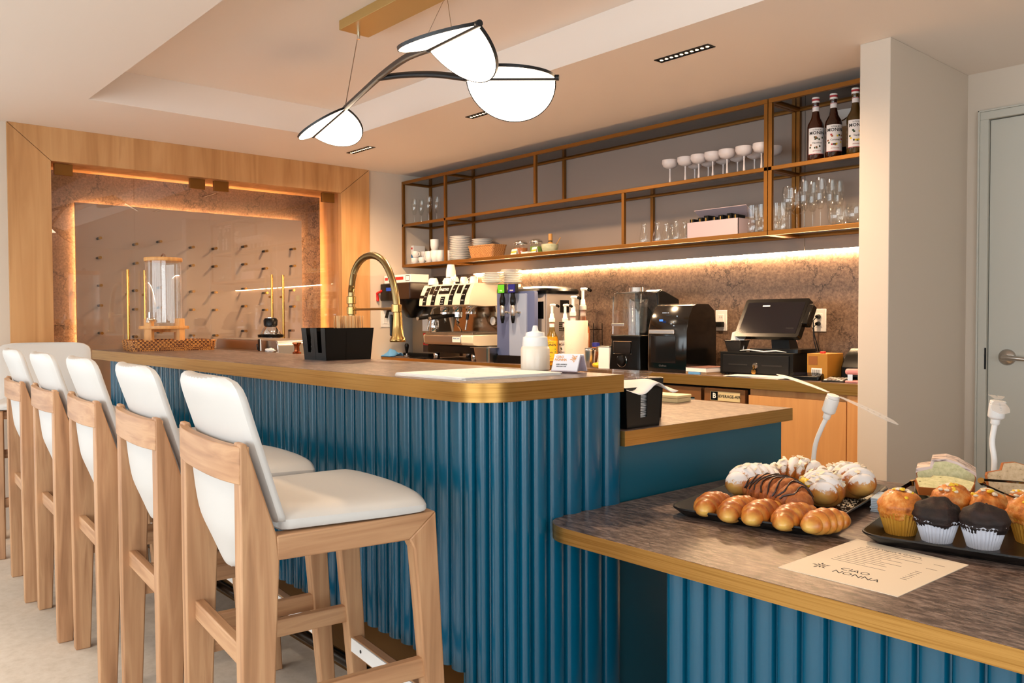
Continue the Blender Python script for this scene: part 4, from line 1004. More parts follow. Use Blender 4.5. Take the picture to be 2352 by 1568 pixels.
for s in (-1, 1):
    m = MB(); pr = [(0.20, 0.40), (0.255, 0.18), (0.43, 0.12), (0.43, 0.50), (0.20, 0.50)]
    m.loft([[(s*(hw-0.018), y, z) for y, z in pr], [(s*(hw+0.006), y, z) for y, z in pr]]); m.build('side_panel', M_cream, em, 30, 0.004)
    m = MB(); pr = [(0.30, 0.12), (0.29, 0.27), (0.33, 0.34), (0.41, 0.36), (0.41, 0.12)]
    m.loft([[(s*(hw+0.006), y, z) for y, z in pr], [(s*(hw+0.010), y, z) for y, z in pr]]); m.build('side_inlay', M_black, em, 30)
# head with slanted front
def hd_pt(x, v, o=0.0):   # point on the slanted head front, v 0 bottom .. 1 top
    y = -0.045 + 0.05*v - 0.012*math.sin(v*3.14); z = 0.385 + 0.15*v
    return (x, y-o, z)
m = MB(); fp = [hd_pt(0, i/8)[1:] for i in range(9)]+[(0.43, 0.535), (0.43, 0.39), (0.1, 0.375)]
m.loft([[(-hw-0.006, y, z) for y, z in fp], [(hw+0.006, y, z) for y, z in fp]]); head = m.build('head', M_cream, em, 30, 0.004)
def strip(xa, xb, v0, v1, mt_, name, o=0.004, par=None, skew=0.0):
    m = MB(); rows = []
    for i in range(9):
        v = v0+(v1-v0)*i/8; dx = skew*(v-0.5)
        a = hd_pt(xa+dx, v, o); b = hd_pt(xb+dx, v, o); a2 = hd_pt(xa+dx, v, -0.002); b2_ = hd_pt(xb+dx, v, -0.002)
        rows.append([a, b, b2_, a2])
    return m.loft(rows).build(name, mt_, par or head, 30)
for xa, xb, v0, v1 in ((-0.235, -0.195, 0.02, 0.86), (-0.135, -0.09, 0.02, 0.93), (0.07, 0.115, 0.02, 0.95), (0.205, 0.25, 0.02, 0.93), (-0.025, 0.02, 0.02, 0.42)):
    so_ = strip(xa, xb, v0, v1, M_black, 'button_strip', skew=0.02)
    for k in range(3):
        v = v0+(v1-v0)*(0.22+0.28*k)
        for dx in (-0.008, 0.008):
            p = hd_pt((xa+xb)/2+dx+0.02*(v-0.5), v, 0.0055); MB().box(p, (0.006, 0.002, 0.005)).build('button', M_white, so_, 0)
strip(-0.068, 0.055, 0.55, 0.93, M_black, 'name_plate')
strip(-0.18, -0.14, 0.55, 0.92, M_black, 'window'); strip(0.14, 0.185, 0.55, 0.92, M_black, 'window'); strip(-hw, -0.23, 0.38, 0.5, M_black, 'window')
p0 = hd_pt(-0.006, 0.74, 0.0085)
text('PRESTIGE', 0.024, M_white, head, frame(p0, (1, 0, 0), (0, 0.33, 1)), bold=0.0006)
text('PRIME SAVE', 0.014, MATS['print_blue'], em, frame((0.12, -0.0215, 0.155), (1, 0, 0), (0, 0, 1)))
MB().b2((0.075, -0.021, 0.13), (0.165, -0.0195, 0.168)).build('sticker', M_white, em, 0)
# groups, portafilters, wands
for x, hx_ in ((-0.15, -0.10), (0.0, -0.03), (0.15, None)):
    MB().lathe([(0.034, 0.40), (0.036, 0.36), (0.03, 0.345), (0.036, 0.34), (0.036, 0.325), (0.001, 0.325)], 20, (x, 0.085, 0), cap=False).build('group_head', M_chrome, em)
    if hx_ is not None:
        pf = MB().lathe([(0.034, 0.335), (0.034, 0.305), (0.02, 0.295), (0.001, 0.295)], 20, (x, 0.085, 0), cap=False).build('portafilter', M_chrome, em)
        MB().tube([(x, 0.06, 0.318), (x-0.02, -0.0, 0.312), (x-0.055, -0.11, 0.295)], [0.011, 0.015, 0.013], 10).build('grip', M_black, pf)
        MB().tube([(x-0.055, -0.11, 0.295), (x-0.058, -0.12, 0.293)], 0.0135, 10).build('grip_end', M_chrome, pf)
        MB().tube([(x, 0.085, 0.295), (x, 0.085, 0.275), (x+0.012, 0.085, 0.262)], 0.007, 8).build('spout', M_chrome, pf)
for x, a in ((-0.24, 0.0), (0.215, 0.01)):
    w_ = MB().tube([(x, 0.10, 0.385), (x, 0.04, 0.36), (x-a, 0.01, 0.30), (x-a, -0.005, 0.215)], 0.007, 10).build('steam_wand', M_chrome, em)
    MB().tube([(x-a*0.8, 0.015, 0.325), (x-a, 0.008, 0.285)], 0.0105, 10).build('wand_sleeve', M_black, w_)
MB().tube([(-0.06, 0.12, 0.33), (-0.02, 0.1, 0.25), (0.05, 0.08, 0.205)], 0.006, 8).build('water_spout', M_chrome, em)
g_ = MB().lathe([(0.001, 0.012), (0.03, 0.012), (0.034, 0.006), (0.034, 0), (0.001, 0)], 24, cap=False, M=frame((0.205, 0.25, 0.275), (1, 0, 0), (0, 0, 1))).build('gauge', M_chrome, em)
MB().lathe([(0.001, 0.0135), (0.027, 0.0135), (0.027, 0.0125)], 24, cap=False, M=frame((0.205, 0.25, 0.275), (1, 0, 0), (0, 0, 1))).build('gauge_dial', M_white, g_)
rk = MB()
for y in (0.02, 0.42): rk.tube([(-hw+0.02, y, 0.535), (-hw+0.02, y, 0.56), (hw-0.02, y, 0.56), (hw-0.02, y, 0.535)], 0.004, 6)
pk = thing('milk_pitcher', 'steel milk pitcher under the left group of the espresso machine', 'pitcher', (-4.655-0.235, 3.55, CZ+0.1985))
MB().lathe([(0.001, 0.002), (0.032, 0.0), (0.036, 0.01), (0.034, 0.05), (0.027, 0.085), (0.03, 0.105), (0.028, 0.105), (0.025, 0.085), (0.001, 0.01)], 20, cap=False).build('body', M_chrome, pk)
MB().tube([(0.026, 0, 0.085), (0.05, 0, 0.08), (0.05, 0, 0.035), (0.033, 0, 0.02)], 0.004, 8).build('handle', M_chrome, pk)
# cups upside down on top of the machine
TZ_ = CZ+0.536
def flipped(src, loc, lab, rz):
    c_ = copy_tree(src); c_.location = (loc[0], loc[1], loc[2]); c_.rotation_euler = (R(180), 0, rz); c_['label'] = lab; c_['group'] = 'upside-down cups on the espresso machine'; return c_
flipped(e0_, (-4.87, 3.53, TZ_+0.0505), 'upturned white cup at the left end of the machine top', R(150)).scale = (1.25, 1.25, 1.0)
flipped(e0_, (-4.79, 3.60, TZ_+0.0505), 'upturned white cup, second on the machine top', R(40)).scale = (1.2, 1.2, 1.0)
flipped(e0_, (-4.71, 3.56, TZ_+0.0505), 'upturned white cup below the upturned mug', R(200)).scale = (1.3, 1.3, 1.0)
flipped(m0_, (-4.705, 3.565, TZ_+0.0515+0.09), 'tall upturned white mug stacked highest on the machine', R(110))
flipped(e0_, (-4.60, 3.60, TZ_+0.0505), 'upturned white cup right of the tall mug', R(100))
flipped(e0_, (-4.62, 3.53, TZ_+0.0505), 'low upturned white cup in front, right of the tall mug', R(300)).scale = (1.1, 1.1, 0.7)
flipped(e0_, (-4.49, 3.60, TZ_+0.0505), 'upturned white cup left of the saucer stacks', R(250))
plates(0, 3.66, TZ_, 6, 0.072, 0.0118, 'left on the espresso machine', X=-4.36)
plates(0, 3.80, TZ_, 8, 0.072, 0.0118, 'behind on the espresso machine', X=-4.22-0.10)

# steel pan
pn = thing('steel_pan', 'small stainless steel food pan in front of the blue water tower', 'pan', (-4.27, 3.55, CZ))
def pan_loft(w, d, h, fl, th=0.0015):
    o = MB(); a = lambda s, z, k=0: [(x, y, z) for x, y in rrect(-w/2*s-k, -d/2*s-k, w/2*s+k, d/2*s+k, 0.02, 5)]
    o.loft([a(1-fl, 0), a(1, h), a(1, h, 0.018), a(1, h+0.002, 0.018), a(1, h+0.002, -th), a(1-fl, th*2, -th)]); return o
pan_loft(0.16, 0.15, 0.098, 0.16).build('pan', M_steel, pn, 30)
# water tower
wt = thing('water_tower', 'blue-grey water tower with two taps on the back counter', 'water dispenser', (-4.01, 3.56, CZ))
M_wblue = mat('blue_grey_panel', (88, 100, 140), 0.3); M_wlt = mat('pale_blue_panel', (150, 164, 192), 0.3)
MB().b2((-0.19, -0.03, 0), (0.19, 0.065, 0.052)).build('drip_base', M_black, wt, 0, 0.004)
MB().prism(rrect(-0.183, 0, 0.183, 0.415, 0.015, 5), 0, 0.03, M=frame((0, 0.03, 0.052), (1, 0, 0), (0, 0, 1))).build('back_panel', M_wblue, wt, 30)
MB().prism(rrect(-0.047, 0.0, 0.115, 0.40, 0.008, 4), 0.0, 0.012, M=frame((0, -0.0, 0.052), (1, 0, 0), (0, 0, 1))).build('front_panel', M_wlt, wt, 30)
for x, cm, nm in ((-0.075, (92, 190, 40), 'STILL'), (0.028, (28, 30, 120), 'SPARK')):
    tp_ = MB().lathe([(0.015, 0.31), (0.017, 0.315), (0.017, 0.37), (0.014, 0.375), (0.001, 0.375)], 16, (x, -0.045, 0), cap=False).build('tap', M_steel, wt)
    MB().lathe([(0.001, 0.262), (0.008, 0.262), (0.014, 0.29), (0.014, 0.31)], 14, (x, -0.045, 0)).build('nozzle', M_black, tp_)
    MB().lathe([(0.014, 0.375), (0.019, 0.39), (0.019, 0.42), (0.013, 0.44), (0.012, 0.455)], 14, (x, -0.045, 0)).build('lever', M_black, tp_)
    tg_ = MB().b2((x-0.038, -0.055, 0.455), (x+0.038, -0.03, 0.515)).build('tap_tag', M_black, tp_, 0, 0.004)
    MB().b2((x-0.034, -0.0575, 0.459), (x+0.03, -0.0545, 0.511)).build('tag_face', mat('tag_%s' % nm, cm, 0.35), tp_, 0)
    text(nm, 0.012, M_white, tp_, frame((x, -0.058, 0.472), (1, 0, 0), (0, 0, 1)))
    MB().tube([(x, -0.03, 0.335), (x+0.03, -0.02, 0.33), (x+0.05, 0.03, 0.33)], 0.008, 8).build('shank', M_chrome, tp_)
    MB().lathe([(0.001, 0.008), (0.018, 0.008), (0.02, 0)], 16, cap=False, M=frame((x+0.05, 0.0, 0.33), (1, 0, 0), (0, 0, 1))).build('flange', M_chrome, tp_)
# grey appliance with black lid
ga = thing('ice_machine', 'grey ice machine with a black domed lid beside the water tower', 'ice machine', (-3.995, 3.79, CZ))
M_grey = mat('grey_shell', (150, 142, 138), 0.4, 0.3)
MB().b2((-0.18, -0.14, 0), (0.185, 0.16, 0.452)).build('body', M_grey, ga, 0, 0.006)
MB().b2((-0.175, -0.148, 0.02), (0.17, -0.14, 0.445)).build('front_panel', mat('grey_front', (172, 166, 164), 0.4), ga, 0, 0.002)
MB().b2((0.10, -0.1505, 0.29), (0.165, -0.147, 0.40)).build('control_panel', M_black, ga, 0, 0.001)
m = MB(); m.loft([[(x, y, z) for x, y in rrect(-0.2*s, -0.17*s2, 0.2*s, 0.17*s2, 0.06, 6)] for s, s2, z in ((1.0, 1.0, 0.452), (1.02, 1.02, 0.47), (0.98, 0.97, 0.485), (0.7, 0.7, 0.50))]); m.build('lid', M_black, ga, 40)
MB().b2((0.184, -0.02, 0.33), (0.1875, 0.06, 0.41)).build('side_handle', M_black, ga, 0)
for i in range(5): MB().b2((0.184, -0.03, 0.24-i*0.012+0.02), (0.1868, 0.08, 0.246-i*0.012+0.02)).build('side_vent', M_ink, ga, 0)
for i in range(6): MB().b2((0.09, -0.150, 0.06+i*0.014), (0.16, -0.1475, 0.066+i*0.014)).build('front_vent', M_ink, ga, 0)
# pump syrup bottles
def pump(t, r0=0.0):
    MB().lathe([(0.0165, 0.268), (0.019, 0.27), (0.019, 0.29), (0.014, 0.295), (0.012, 0.32), (0.008, 0.322), (0.008, 0.365), (0.001, 0.366)], 16, cap=False).build('pump', M_white, t, 40)
    po = MB().tube([(-0.012, 0, 0.372), (0.02, 0, 0.374), (0.045, 0, 0.368)], [0.008, 0.007, 0.005], 8).build('pump_head', M_white, t)
    MB().tube([(0.04, 0, 0.37), (0.06, 0, 0.363)], [0.0085, 0.008], 8).build('pump_cap', M_black, t)
M_yel = mat('lemon_label', (238, 190, 30), 0.5)
M_lemon = thin_glass('lemon_glass', (0.95, 0.85, 0.45, 1), 0.0, 1.5, 1.2); M_clearb = thin_glass('clear_bottle', (0.9, 0.88, 0.86, 1), 0.0, 1.5, 1.3)
b1 = syrup_bottle('pump_syrup_bottle', 'syrup pump bottle with a yellow label, left of the paper towel roll', (bx(1268, 3.53, 1.0), 3.53, CZ), None, M_yel, 'Vanilla', ang=-60, cap=False, prints=[MATS['mint_green'], M_yel], group='pump bottles', glassm=M_lemon)
MB().lathe([(0.036, 0.005), (0.0365, 0.16), (0.03, 0.18)], 20).build('syrup', mat('lemon_syrup', (214, 160, 40), 0.2), b1)
pump(b1)
b2_ = syrup_bottle('pump_syrup_bottle', 'syrup pump bottle with a white label behind the yellow-labelled one', (bx(1293, 3.60, 1.0), 3.62, CZ), None, M_lab, 'Vanilla', ang=-60, cap=False, prints=[M_leafg, M_nut], group='pump bottles', glassm=M_clearb); pump(b2_)
b3 = syrup_bottle('pump_syrup_bottle', 'syrup pump bottle standing directly behind the paper towel roll', (bx(1311, 3.72, 1.1), 3.74, CZ), None, M_lab, '', ang=-60, cap=False, prints=[M_leafg], group='pump bottles', glassm=M_clearb); pump(b3); b3.scale = (1.1, 1.1, 1.14)
b4 = syrup_bottle('pump_syrup_bottle', 'tall orange syrup pump bottle right of the paper towel roll', (bx(1334, 3.80, 1.1), 3.82, CZ), M_nut, M_lab, '', ang=-60, cap=False, prints=[M_red], group='pump bottles'); pump(b4); b4.scale = (1.15, 1.15, 1.28)
# paper towel roll with a stack of clear cups behind
pr_ = thing('paper_towel_roll', 'cream paper towel roll standing on the back counter', 'paper towel', (bx(1318, 3.53, 1.0), 3.55, CZ))
M_towel = mat('towel_paper', (240, 224, 204), 0.9, bump=0.6, bscale=160)
MB().lathe([(0.02, 0.0), (0.068, 0.0), (0.07, 0.003), (0.07, 0.275), (0.068, 0.278), (0.02, 0.278)], 36, cap=False).build('roll', M_towel, pr_, 40)
MB().lathe([(0.02, 0.0), (0.0195, 0.139), (0.02, 0.278), (0.018, 0.278), (0.018, 0)], 18, cap=False).build('core', M_kraft, pr_, 40)
for i in range(4):
    q = tag(MB().lathe(shell([(0.024, 0.0), (0.034, 0.11)], 0.001), 18, cap=False).build('plastic_cup', M_clearb, None, 50, loc=(bx(1329, 3.66, 1.2)-0.0, 3.68, CZ+0.165+i*0.035)), '%s clear plastic cup of the nested stack above the towel roll' % ('lowest', 'second lowest', 'second highest', 'highest')[i], 'cup', 'nested clear plastic cups')
o = tag(MB().lathe([(0.03, 0), (0.045, 0.004), (0.045, 0.16), (0.03, 0.165)], 20).build('cup_tube', M_clearb, None, 50, loc=(bx(1329, 3.66, 1.2), 3.68, CZ)), 'clear canister that carries the nested cups', 'canister')
# wire rack, steel shaker, bananas, cartons
wr = thing('wire_rack', 'small black wire rack against the stone left of the blender', 'rack', (bx(1350, 3.87, 1.1), 3.90, CZ))
for x in (-0.06, 0.06):
    for y in (-0.04, 0.04): MB().cyl((x, y, 0), (x, y, 0.26), 0.003, n=6).build('upright', M_black, wr)
for z in (0.1, 0.22):
    MB().tube([(-0.06, -0.04, z), (0.06, -0.04, z), (0.06, 0.04, z), (-0.06, 0.04, z), (-0.06, -0.04, z)], 0.003, 6).build('shelf_ring', M_black, wr)
    for i in range(5): MB().cyl((-0.04+i*0.02, -0.04, z), (-0.04+i*0.02, 0.04, z), 0.002, n=6).build('shelf_wire', M_black, wr)
skr = thing('steel_tumbler', 'stainless steel tumbler between the towel roll and the blender', 'tumbler', (bx(1350, 3.58, 1.0), 3.59, CZ))
MB().lathe([(0.001, 0.001), (0.03, 0), (0.034, 0.01), (0.04, 0.105), (0.041, 0.115), (0.039, 0.115), (0.033, 0.01), (0.001, 0.006)], 22, cap=False).build('body', M_steel, skr)
MB().lathe([(0.041, 0.098), (0.0425, 0.1), (0.0425, 0.106), (0.041, 0.108)], 22, cap=False).build('band', M_chrome, skr)
jr = thing('spice_jar', 'small steel-lidded jar with a blue cap behind the tumbler', 'jar', (bx(1366, 3.75, 1.0), 3.76, CZ))
MB().lathe([(0.001, 0), (0.028, 0), (0.03, 0.01), (0.03, 0.10), (0.022, 0.115)], 18).build('body', M_nut, jr)
MB().lathe([(0.022, 0.115), (0.024, 0.116), (0.024, 0.14), (0.001, 0.142)], 18, cap=False).build('cap', mat('cap_blue', (40, 50, 150), 0.4), jr)
jr2 = thing('lidded_jar', 'round steel-lidded jar beside the white carton', 'jar', (bx(1383, 3.72, 1.0), 3.72, CZ))
MB().lathe([(0.001, 0), (0.033, 0), (0.035, 0.01), (0.035, 0.09)], 18).build('body', M_clearb, jr2)
MB().lathe([(0.037, 0.09), (0.038, 0.092), (0.036, 0.118), (0.012, 0.125), (0.001, 0.126)], 18, cap=False).build('lid', M_steel, jr2)
for k, (dx, dy, rz) in enumerate(((0, 0, 10), (0.008, 0.035, 22))):
    bn = thing('banana', ('front' if k == 0 else 'rear')+' yellow banana lying left of the white carton', 'banana', (bx(1377, 3.55, 0.95)+dx, 3.555+dy, CZ+0.018), R(rz), 'bananas')
    MB().tube([(-0.06, 0.018, 0.0), (-0.045, 0.006, 0), (-0.015, -0.004, 0), (0.02, -0.004, 0), (0.05, 0.008, 0.0), (0.068, 0.022, 0.002)], [0.005, 0.013, 0.017, 0.017, 0.012, 0.004], 8).build('peel', mat('banana_%d' % k, (236, 190, 40), 0.5), bn, 40)
    MB().tube([(-0.072, 0.026, 0.001), (-0.058, 0.016, 0)], [0.003, 0.0052], 7).build('stem', M_nut, bn)
wc = thing('white_canister', 'white paper carton in front of the blender base', 'carton', (bx(1390, 3.545, 1.0), 3.555, CZ), R(12))
MB().b2((-0.036, -0.03, 0), (0.036, 0.03, 0.125)).build('carton', M_paper, wc, 0, 0.003)
MB().b2((-0.038, -0.032, 0.125), (0.038, 0.032, 0.131)).build('lid', M_steel, wc, 0, 0.002)
lc = thing('leaflet_card', 'white leaflet leaning behind the bananas', 'leaflet', (bx(1374, 3.64, 1.0), 3.645, CZ), R(-10))
MB().b2((-0.03, 0, 0), (0.03, 0.001, 0.10), M=Matrix.Rotation(R(-16), 4, 'X')).build('sheet', M_paper, lc, 0)
# blender
bl = thing('blender', 'black countertop blender with a clear sound cover', 'blender', (-3.07, 3.64, CZ))
m = MB(); m.loft([[(x*s, y*s2-0.0, z) for x, y in rrect(-0.115, -0.10, 0.115, 0.2, 0.02, 5)] for s, s2, z in ((1.03, 1.03, 0), (1.03, 1.03, 0.02), (0.93, 0.93, 0.165), (0.97, 0.95, 0.18), (0.97, 0.95, 0.195))]); m.build('motor_base', M_black, bl, 30, 0.004)
MB().prism(rrect(-0.075, -0.032, 0.05, 0.032, 0.012, 4), 0, 0.003, M=frame((0.0, -0.098, 0.125), (1, 0, 0), (0, 0.06, 1))).build('display_panel', mat('panel_black', (8, 8, 9), 0.15), bl, 30)
MB().tube([(-0.08, -0.099, 0.09), (-0.08, -0.098, 0.16), (0.055, -0.098, 0.16), (0.055, -0.099, 0.09), (-0.08, -0.099, 0.09)], 0.0012, 6).build('panel_trim', M_chrome, bl)
kn = MB().lathe([(0.001, 0.02), (0.026, 0.019), (0.03, 0.012), (0.03, 0.0)], 28, cap=False, M=frame((-0.012, -0.100, 0.052), (1, 0, 0), (0, 0.06, 1))).build('knob', M_black, bl)
MB().tube([(-0.012+0.036*math.cos(R(a)), -0.104, 0.052+0.036*math.sin(R(a))) for a in range(-220, 41, 20)], 0.0018, 6).build('knob_ring', M_chrome, bl)
m = MB(); m.loft([[(x*s, y*s-0.0, z) for x, y in rrect(-0.108, -0.09, 0.10, 0.10, 0.03, 5)] for s, z in ((1.0, 0.196), (0.99, 0.30), (0.95, 0.41), (0.9, 0.435))], cap=False); m.build('sound_cover', M_glass, bl, 40)
MB().prism([(x*0.9, y*0.9) for x, y in rrect(-0.108, -0.09, 0.10, 0.10, 0.03, 5)], 0.435, 0.439).build('cover_top', M_glass, bl, 30)
for y, z in ((-0.088, 0.30),): MB().tube([(-0.10, y+0.01, 0.20), (-0.10, y+0.012, 0.41), (-0.07, y+0.02, 0.434), (0.07, y+0.02, 0.434)], 0.003, 6).build('cover_edge', M_chrome, bl)
MB().lathe([(0.042, 0.205), (0.048, 0.22), (0.06, 0.38), (0.066, 0.40), (0.064, 0.40), (0.056, 0.37), (0.04, 0.21)], 20, (0.0, 0.02, 0), cap=False).build('jar', M_glass, bl)
MB().b2((-0.10, -0.092, 0.245), (-0.01, -0.086, 0.262)).build('latch', M_steel, bl, 0, 0.002)
MB().lathe([(0.05, 0.44), (0.052, 0.442), (0.05, 0.465), (0.001, 0.468)], 20, (0.0, 0.02, 0), cap=False).build('top_hatch', M_chrome, bl)
m = MB(); pr = [(0.02, 0.195), (0.02, 0.40), (-0.02, 0.462), (0.10, 0.445), (0.215, 0.40), (0.225, 0.37), (0.19, 0.34), (0.17, 0.195)]
m.loft([[(0.06+k*0.05, y, z) for y, z in [(0.09, 0.195), (0.085, 0.44), (0.12, 0.455), (0.28, 0.40), (0.285, 0.35), (0.24, 0.32), (0.22, 0.195)]] for k in (-2.8, 0.7)]); m.build('rear_housing', M_black, bl, 30, 0.006)
# air fryer
af = thing('air_fryer', 'black gloss air fryer oven with a steel handle bar', 'air fryer', (-2.765, 3.56, CZ))
fp = [(-0.02, 0.0), (-0.025, 0.02), (-0.022, 0.22), (0.0, 0.30), (0.035, 0.355), (0.07, 0.365), (0.17, 0.365), (0.225, 0.33), (0.24, 0.25), (0.24, 0.0)]
m = MB(); m.loft([[(-0.128, y, z) for y, z in fp], [(-0.11, y-0.008, z+0.002) for y, z in fp], [(0.11, y-0.008, z+0.002) for y, z in fp], [(0.128, y, z) for y, z in fp]]); m.build('body', mat('gloss_black', (10, 9, 9), 0.12, coat=0.4), af, 40)
MB().b2((-0.108, -0.042, 0.205), (0.06, -0.028, 0.228)).build('handle_bar', M_steel, af, 0, 0.003)
MB().b2((-0.10, -0.0345, 0.05), (0.065, -0.030, 0.195)).build('door_window', mat('dark_window', (20, 20, 22), 0.05), af, 0, 0.001)
def af_pt(x, k): # on the slanted control face
    return (x, -0.018+0.026*k+0.0, 0.24+0.055*k)
em_ = emitter('icon_white', (0.9, 0.95, 1, 1), 0.7); emb = emitter('icon_blue', (0.1, 0.3, 1, 1), 1.5)
for x, k in ((-0.03, 1.35), (-0.02, 1.35), (-0.01, 1.35), (0.005, 1.35)): MB().box((x, -0.018, 0.318), (0.006, 0.004, 0.004)).build('icon', em_, af, 0)
MB().box((-0.035, -0.028, 0.278), (0.02, 0.006, 0.010)).build('icon', emb, af, 0)
for x, z in ((0.03, 0.26), (0.045, 0.27), (0.05, 0.25), (0.06, 0.30)): MB().box((x, -0.029+(z-0.25)*0.3, z), (0.004, 0.004, 0.006)).build('icon', em_, af, 0)
text('Chefman', 0.014, M_steel, af, frame((-0.02, -0.0345, 0.035), (1, 0, 0), (0, 0, 1)))
MB().b2((0.106, -0.0, 0.02), (0.1085, 0.34, 0.34)) 
for x in (-0.1, 0.1):
    for y in (0.0, 0.22): MB().cyl((x, y, -0.0), (x, y, 0.004), 0.012).build('foot', M_black, af)
# books and papers
M_pinkc = mat('brochure_cover', (120, 84, 76), 0.5)
bk = thing('brochure_stack', 'stack of brochures with a blue tab left of the cash drawer', 'brochures', (-2.56, 3.605, CZ), R(-3))
MB().b2((-0.068, -0.085, 0.0), (0.066, 0.10, 0.012)).build('lower_book', M_kraft, bk, 0, 0.001)
MB().b2((-0.064, -0.09, 0.012), (0.068, 0.10, 0.034)).build('upper_book', M_paper, bk, 0, 0.002)
MB().b2((-0.065, -0.091, 0.034), (0.069, 0.101, 0.0355)).build('cover', M_pinkc, bk, 0)
MB().b2((-0.045, -0.0915, 0.001), (0.03, -0.085, 0.0115)).build('blue_tab', MATS['blue_cloth'], bk, 0)
for i in range(3):
    tag(MB().loft([[(-0.16, -0.05, 0), (0.16, -0.055, 0), (0.165, 0.055, 0.001), (-0.15, 0.06, 0.001)], [(-0.16, -0.05, 0.0012), (0.16, -0.055, 0.0012), (0.165, 0.055, 0.0022), (-0.15, 0.06, 0.0022)]]).build('paper_sheet', M_paper, None, 0, loc=(-2.23+0.012*i, 3.545, CZ+0.0005+i*0.0026), rot=(0, 0, R(-4+5*i))), ('bottom', 'middle', 'top')[i]+' white sheet of the loose papers before the cash drawer', 'paper', 'loose papers before the drawer')
# cash drawer, stand and screen
cd = thing('cash_drawer', 'black steel cash drawer with key on the back counter', 'cash drawer', (-2.275, 3.61, CZ))
MB().b2((-0.205, 0.0, 0.006), (0.205, 0.33, 0.118)).build('body', M_blackm, cd, 0, 0.003)
MB().b2((-0.185, -0.006, 0.014), (0.185, 0.0, 0.104)).build('drawer_front', mat('drawer_black', (14, 13, 13), 0.5, spec=0.3), cd, 0, 0.002)
for a in (-0.15, 0.04): MB().b2((a, -0.0075, 0.052), (a+0.11, -0.0055, 0.058)).build('slot', M_ink, cd, 0)
MB().lathe([(0.001, 0.006), (0.014, 0.006), (0.016, 0)], 18, cap=False, M=frame((0.005, -0.006, 0.052), (1, 0, 0), (0, 0, 1))).build('lock', M_chrome, cd)
ky = MB(); ky.b2((-0.004, -0.016, 0.03), (0.004, -0.0145, 0.055)); ky.prism(rrect(-0.012, -0.012, 0.012, 0.01, 0.006, 4), 0, 0.0015, M=frame((0.0, -0.0145, 0.024), (1, 0, 0), (0, 0, 1))); ky.build('key', M_gold, cd)
for x in (-0.18, 0.18):
    for y in (0.03, 0.3): MB().cyl((x, y, 0), (x, y, 0.006), 0.01).build('foot', M_black, cd)
ps = thing('register_screen', 'black touch-screen cash register on a tilted stand', 'cash register', (-2.20, 3.74, CZ+0.118))
MB().prism(rrect(-0.14, -0.10, 0.14, 0.09, 0.03, 5), 0, 0.018).build('foot_plate', M_black, ps, 40)
MB().loft([[(-0.05, -0.02, 0.018), (0.05, -0.02, 0.018), (0.05, 0.06, 0.018), (-0.05, 0.06, 0.018)], [(-0.06, -0.02, 0.13), (0.03, -0.02, 0.13), (0.03, 0.03, 0.14), (-0.06, 0.03, 0.14)]]).build('neck', M_black, ps, 30)
SM_ = Matrix.Translation((-0.03, -0.06, 0.172)) @ Matrix.Rotation(R(-4), 4, 'Z') @ frame((0, 0, 0), (1, 0, 0), (0, 0.5, 0.87))
MB().prism(rrect(-0.185, -0.108, 0.185, 0.108, 0.014, 5), -0.03, 0.0, M=SM_).build('screen_body', M_black, ps, 30)
MB().prism(rrect(-0.165, -0.088, 0.165, 0.088, 0.004, 3), 0.0, 0.001, M=SM_).build('display', mat('screen_dark', (18, 18, 26), 0.08), ps, 0)
MB().box((0.195, 0.02, -0.018), (0.03, 0.11, 0.04), M=SM_).build('card_swipe', M_black, ps, 30, 0.004)
MB().b2((0.02, -0.002, 0.1085), (0.06, 0.004, 0.112), M=SM_).build('camera_bump', M_white, ps, 0)
rb = thing('receipt_basket', 'small black mesh basket on the cash drawer', 'basket', (bx(1690, 3.65, 1.05), 3.66, CZ+0.118))
m = MB(); m.loft([[(x*s, y*s, z) for x, y in rrect(-0.05, -0.045, 0.05, 0.045, 0.01, 4)] for s, z in ((0.72, 0), (1.0, 0.055), (0.96, 0.055), (0.70, 0.003))]); m.build('mesh_body', grain('black_mesh', [(0.4, (12, 12, 12)), (0.6, (44, 40, 38))], (600, 600, 600), 0.5), rb, 30)
MB().tube([(x, y, 0.056) for x, y in rrect(-0.05, -0.045, 0.05, 0.045, 0.01, 4)]+[(0.05, 0.035, 0.056)], 0.0025, 6).build('rim', M_black, rb)
for k, (dx, rx, rz, lab) in enumerate(((-0.018, 18, 30, 'curled white receipt standing left in the mesh basket'), (0.022, -14, -20, 'white receipt leaning right in the mesh basket'))):
    m = MB(); m.loft([[(-0.028+0.014*math.sin(i), 0.012*math.cos(i*1.2), 0.004), (-0.028+0.014*math.sin(i)+0.0, 0.012*math.cos(i*1.2)+0.001, 0.004)] for i in ()] or [[(-0.026, 0, 0), (0.0, -0.008, 0), (0.026, 0, 0), (0.026, 0.001, 0), (0, -0.007, 0), (-0.026, 0.001, 0)], [(-0.036, 0.004, 0.085), (0.0, -0.01, 0.115-0.02*k), (0.034, 0.006, 0.095), (0.034, 0.007, 0.095), (0, -0.009, 0.115-0.02*k), (-0.036, 0.005, 0.085)]])
    o = m.build('receipt', M_paper, None, 50, loc=(bx(1690, 3.65, 1.05)+dx, 3.66, CZ+0.123), rot=(R(rx*0.4), R(rx), R(rz))); tag(o, lab, 'receipt', 'receipts in the mesh basket')
rp = tag(MB().tube([(-0.16, 0.0, 0.004), (-0.08, -0.012, 0.012), (0.0, -0.004, 0.004), (0.07, -0.01, 0.01), (0.12, 0.0, 0.004)], [0.001, 0.003, 0.003, 0.003, 0.001], 8).build('paper_strip', M_paper, None, loc=(-2.24, 3.635, CZ+0.118)), 'curled paper strip lying on the front edge of the cash drawer', 'paper')
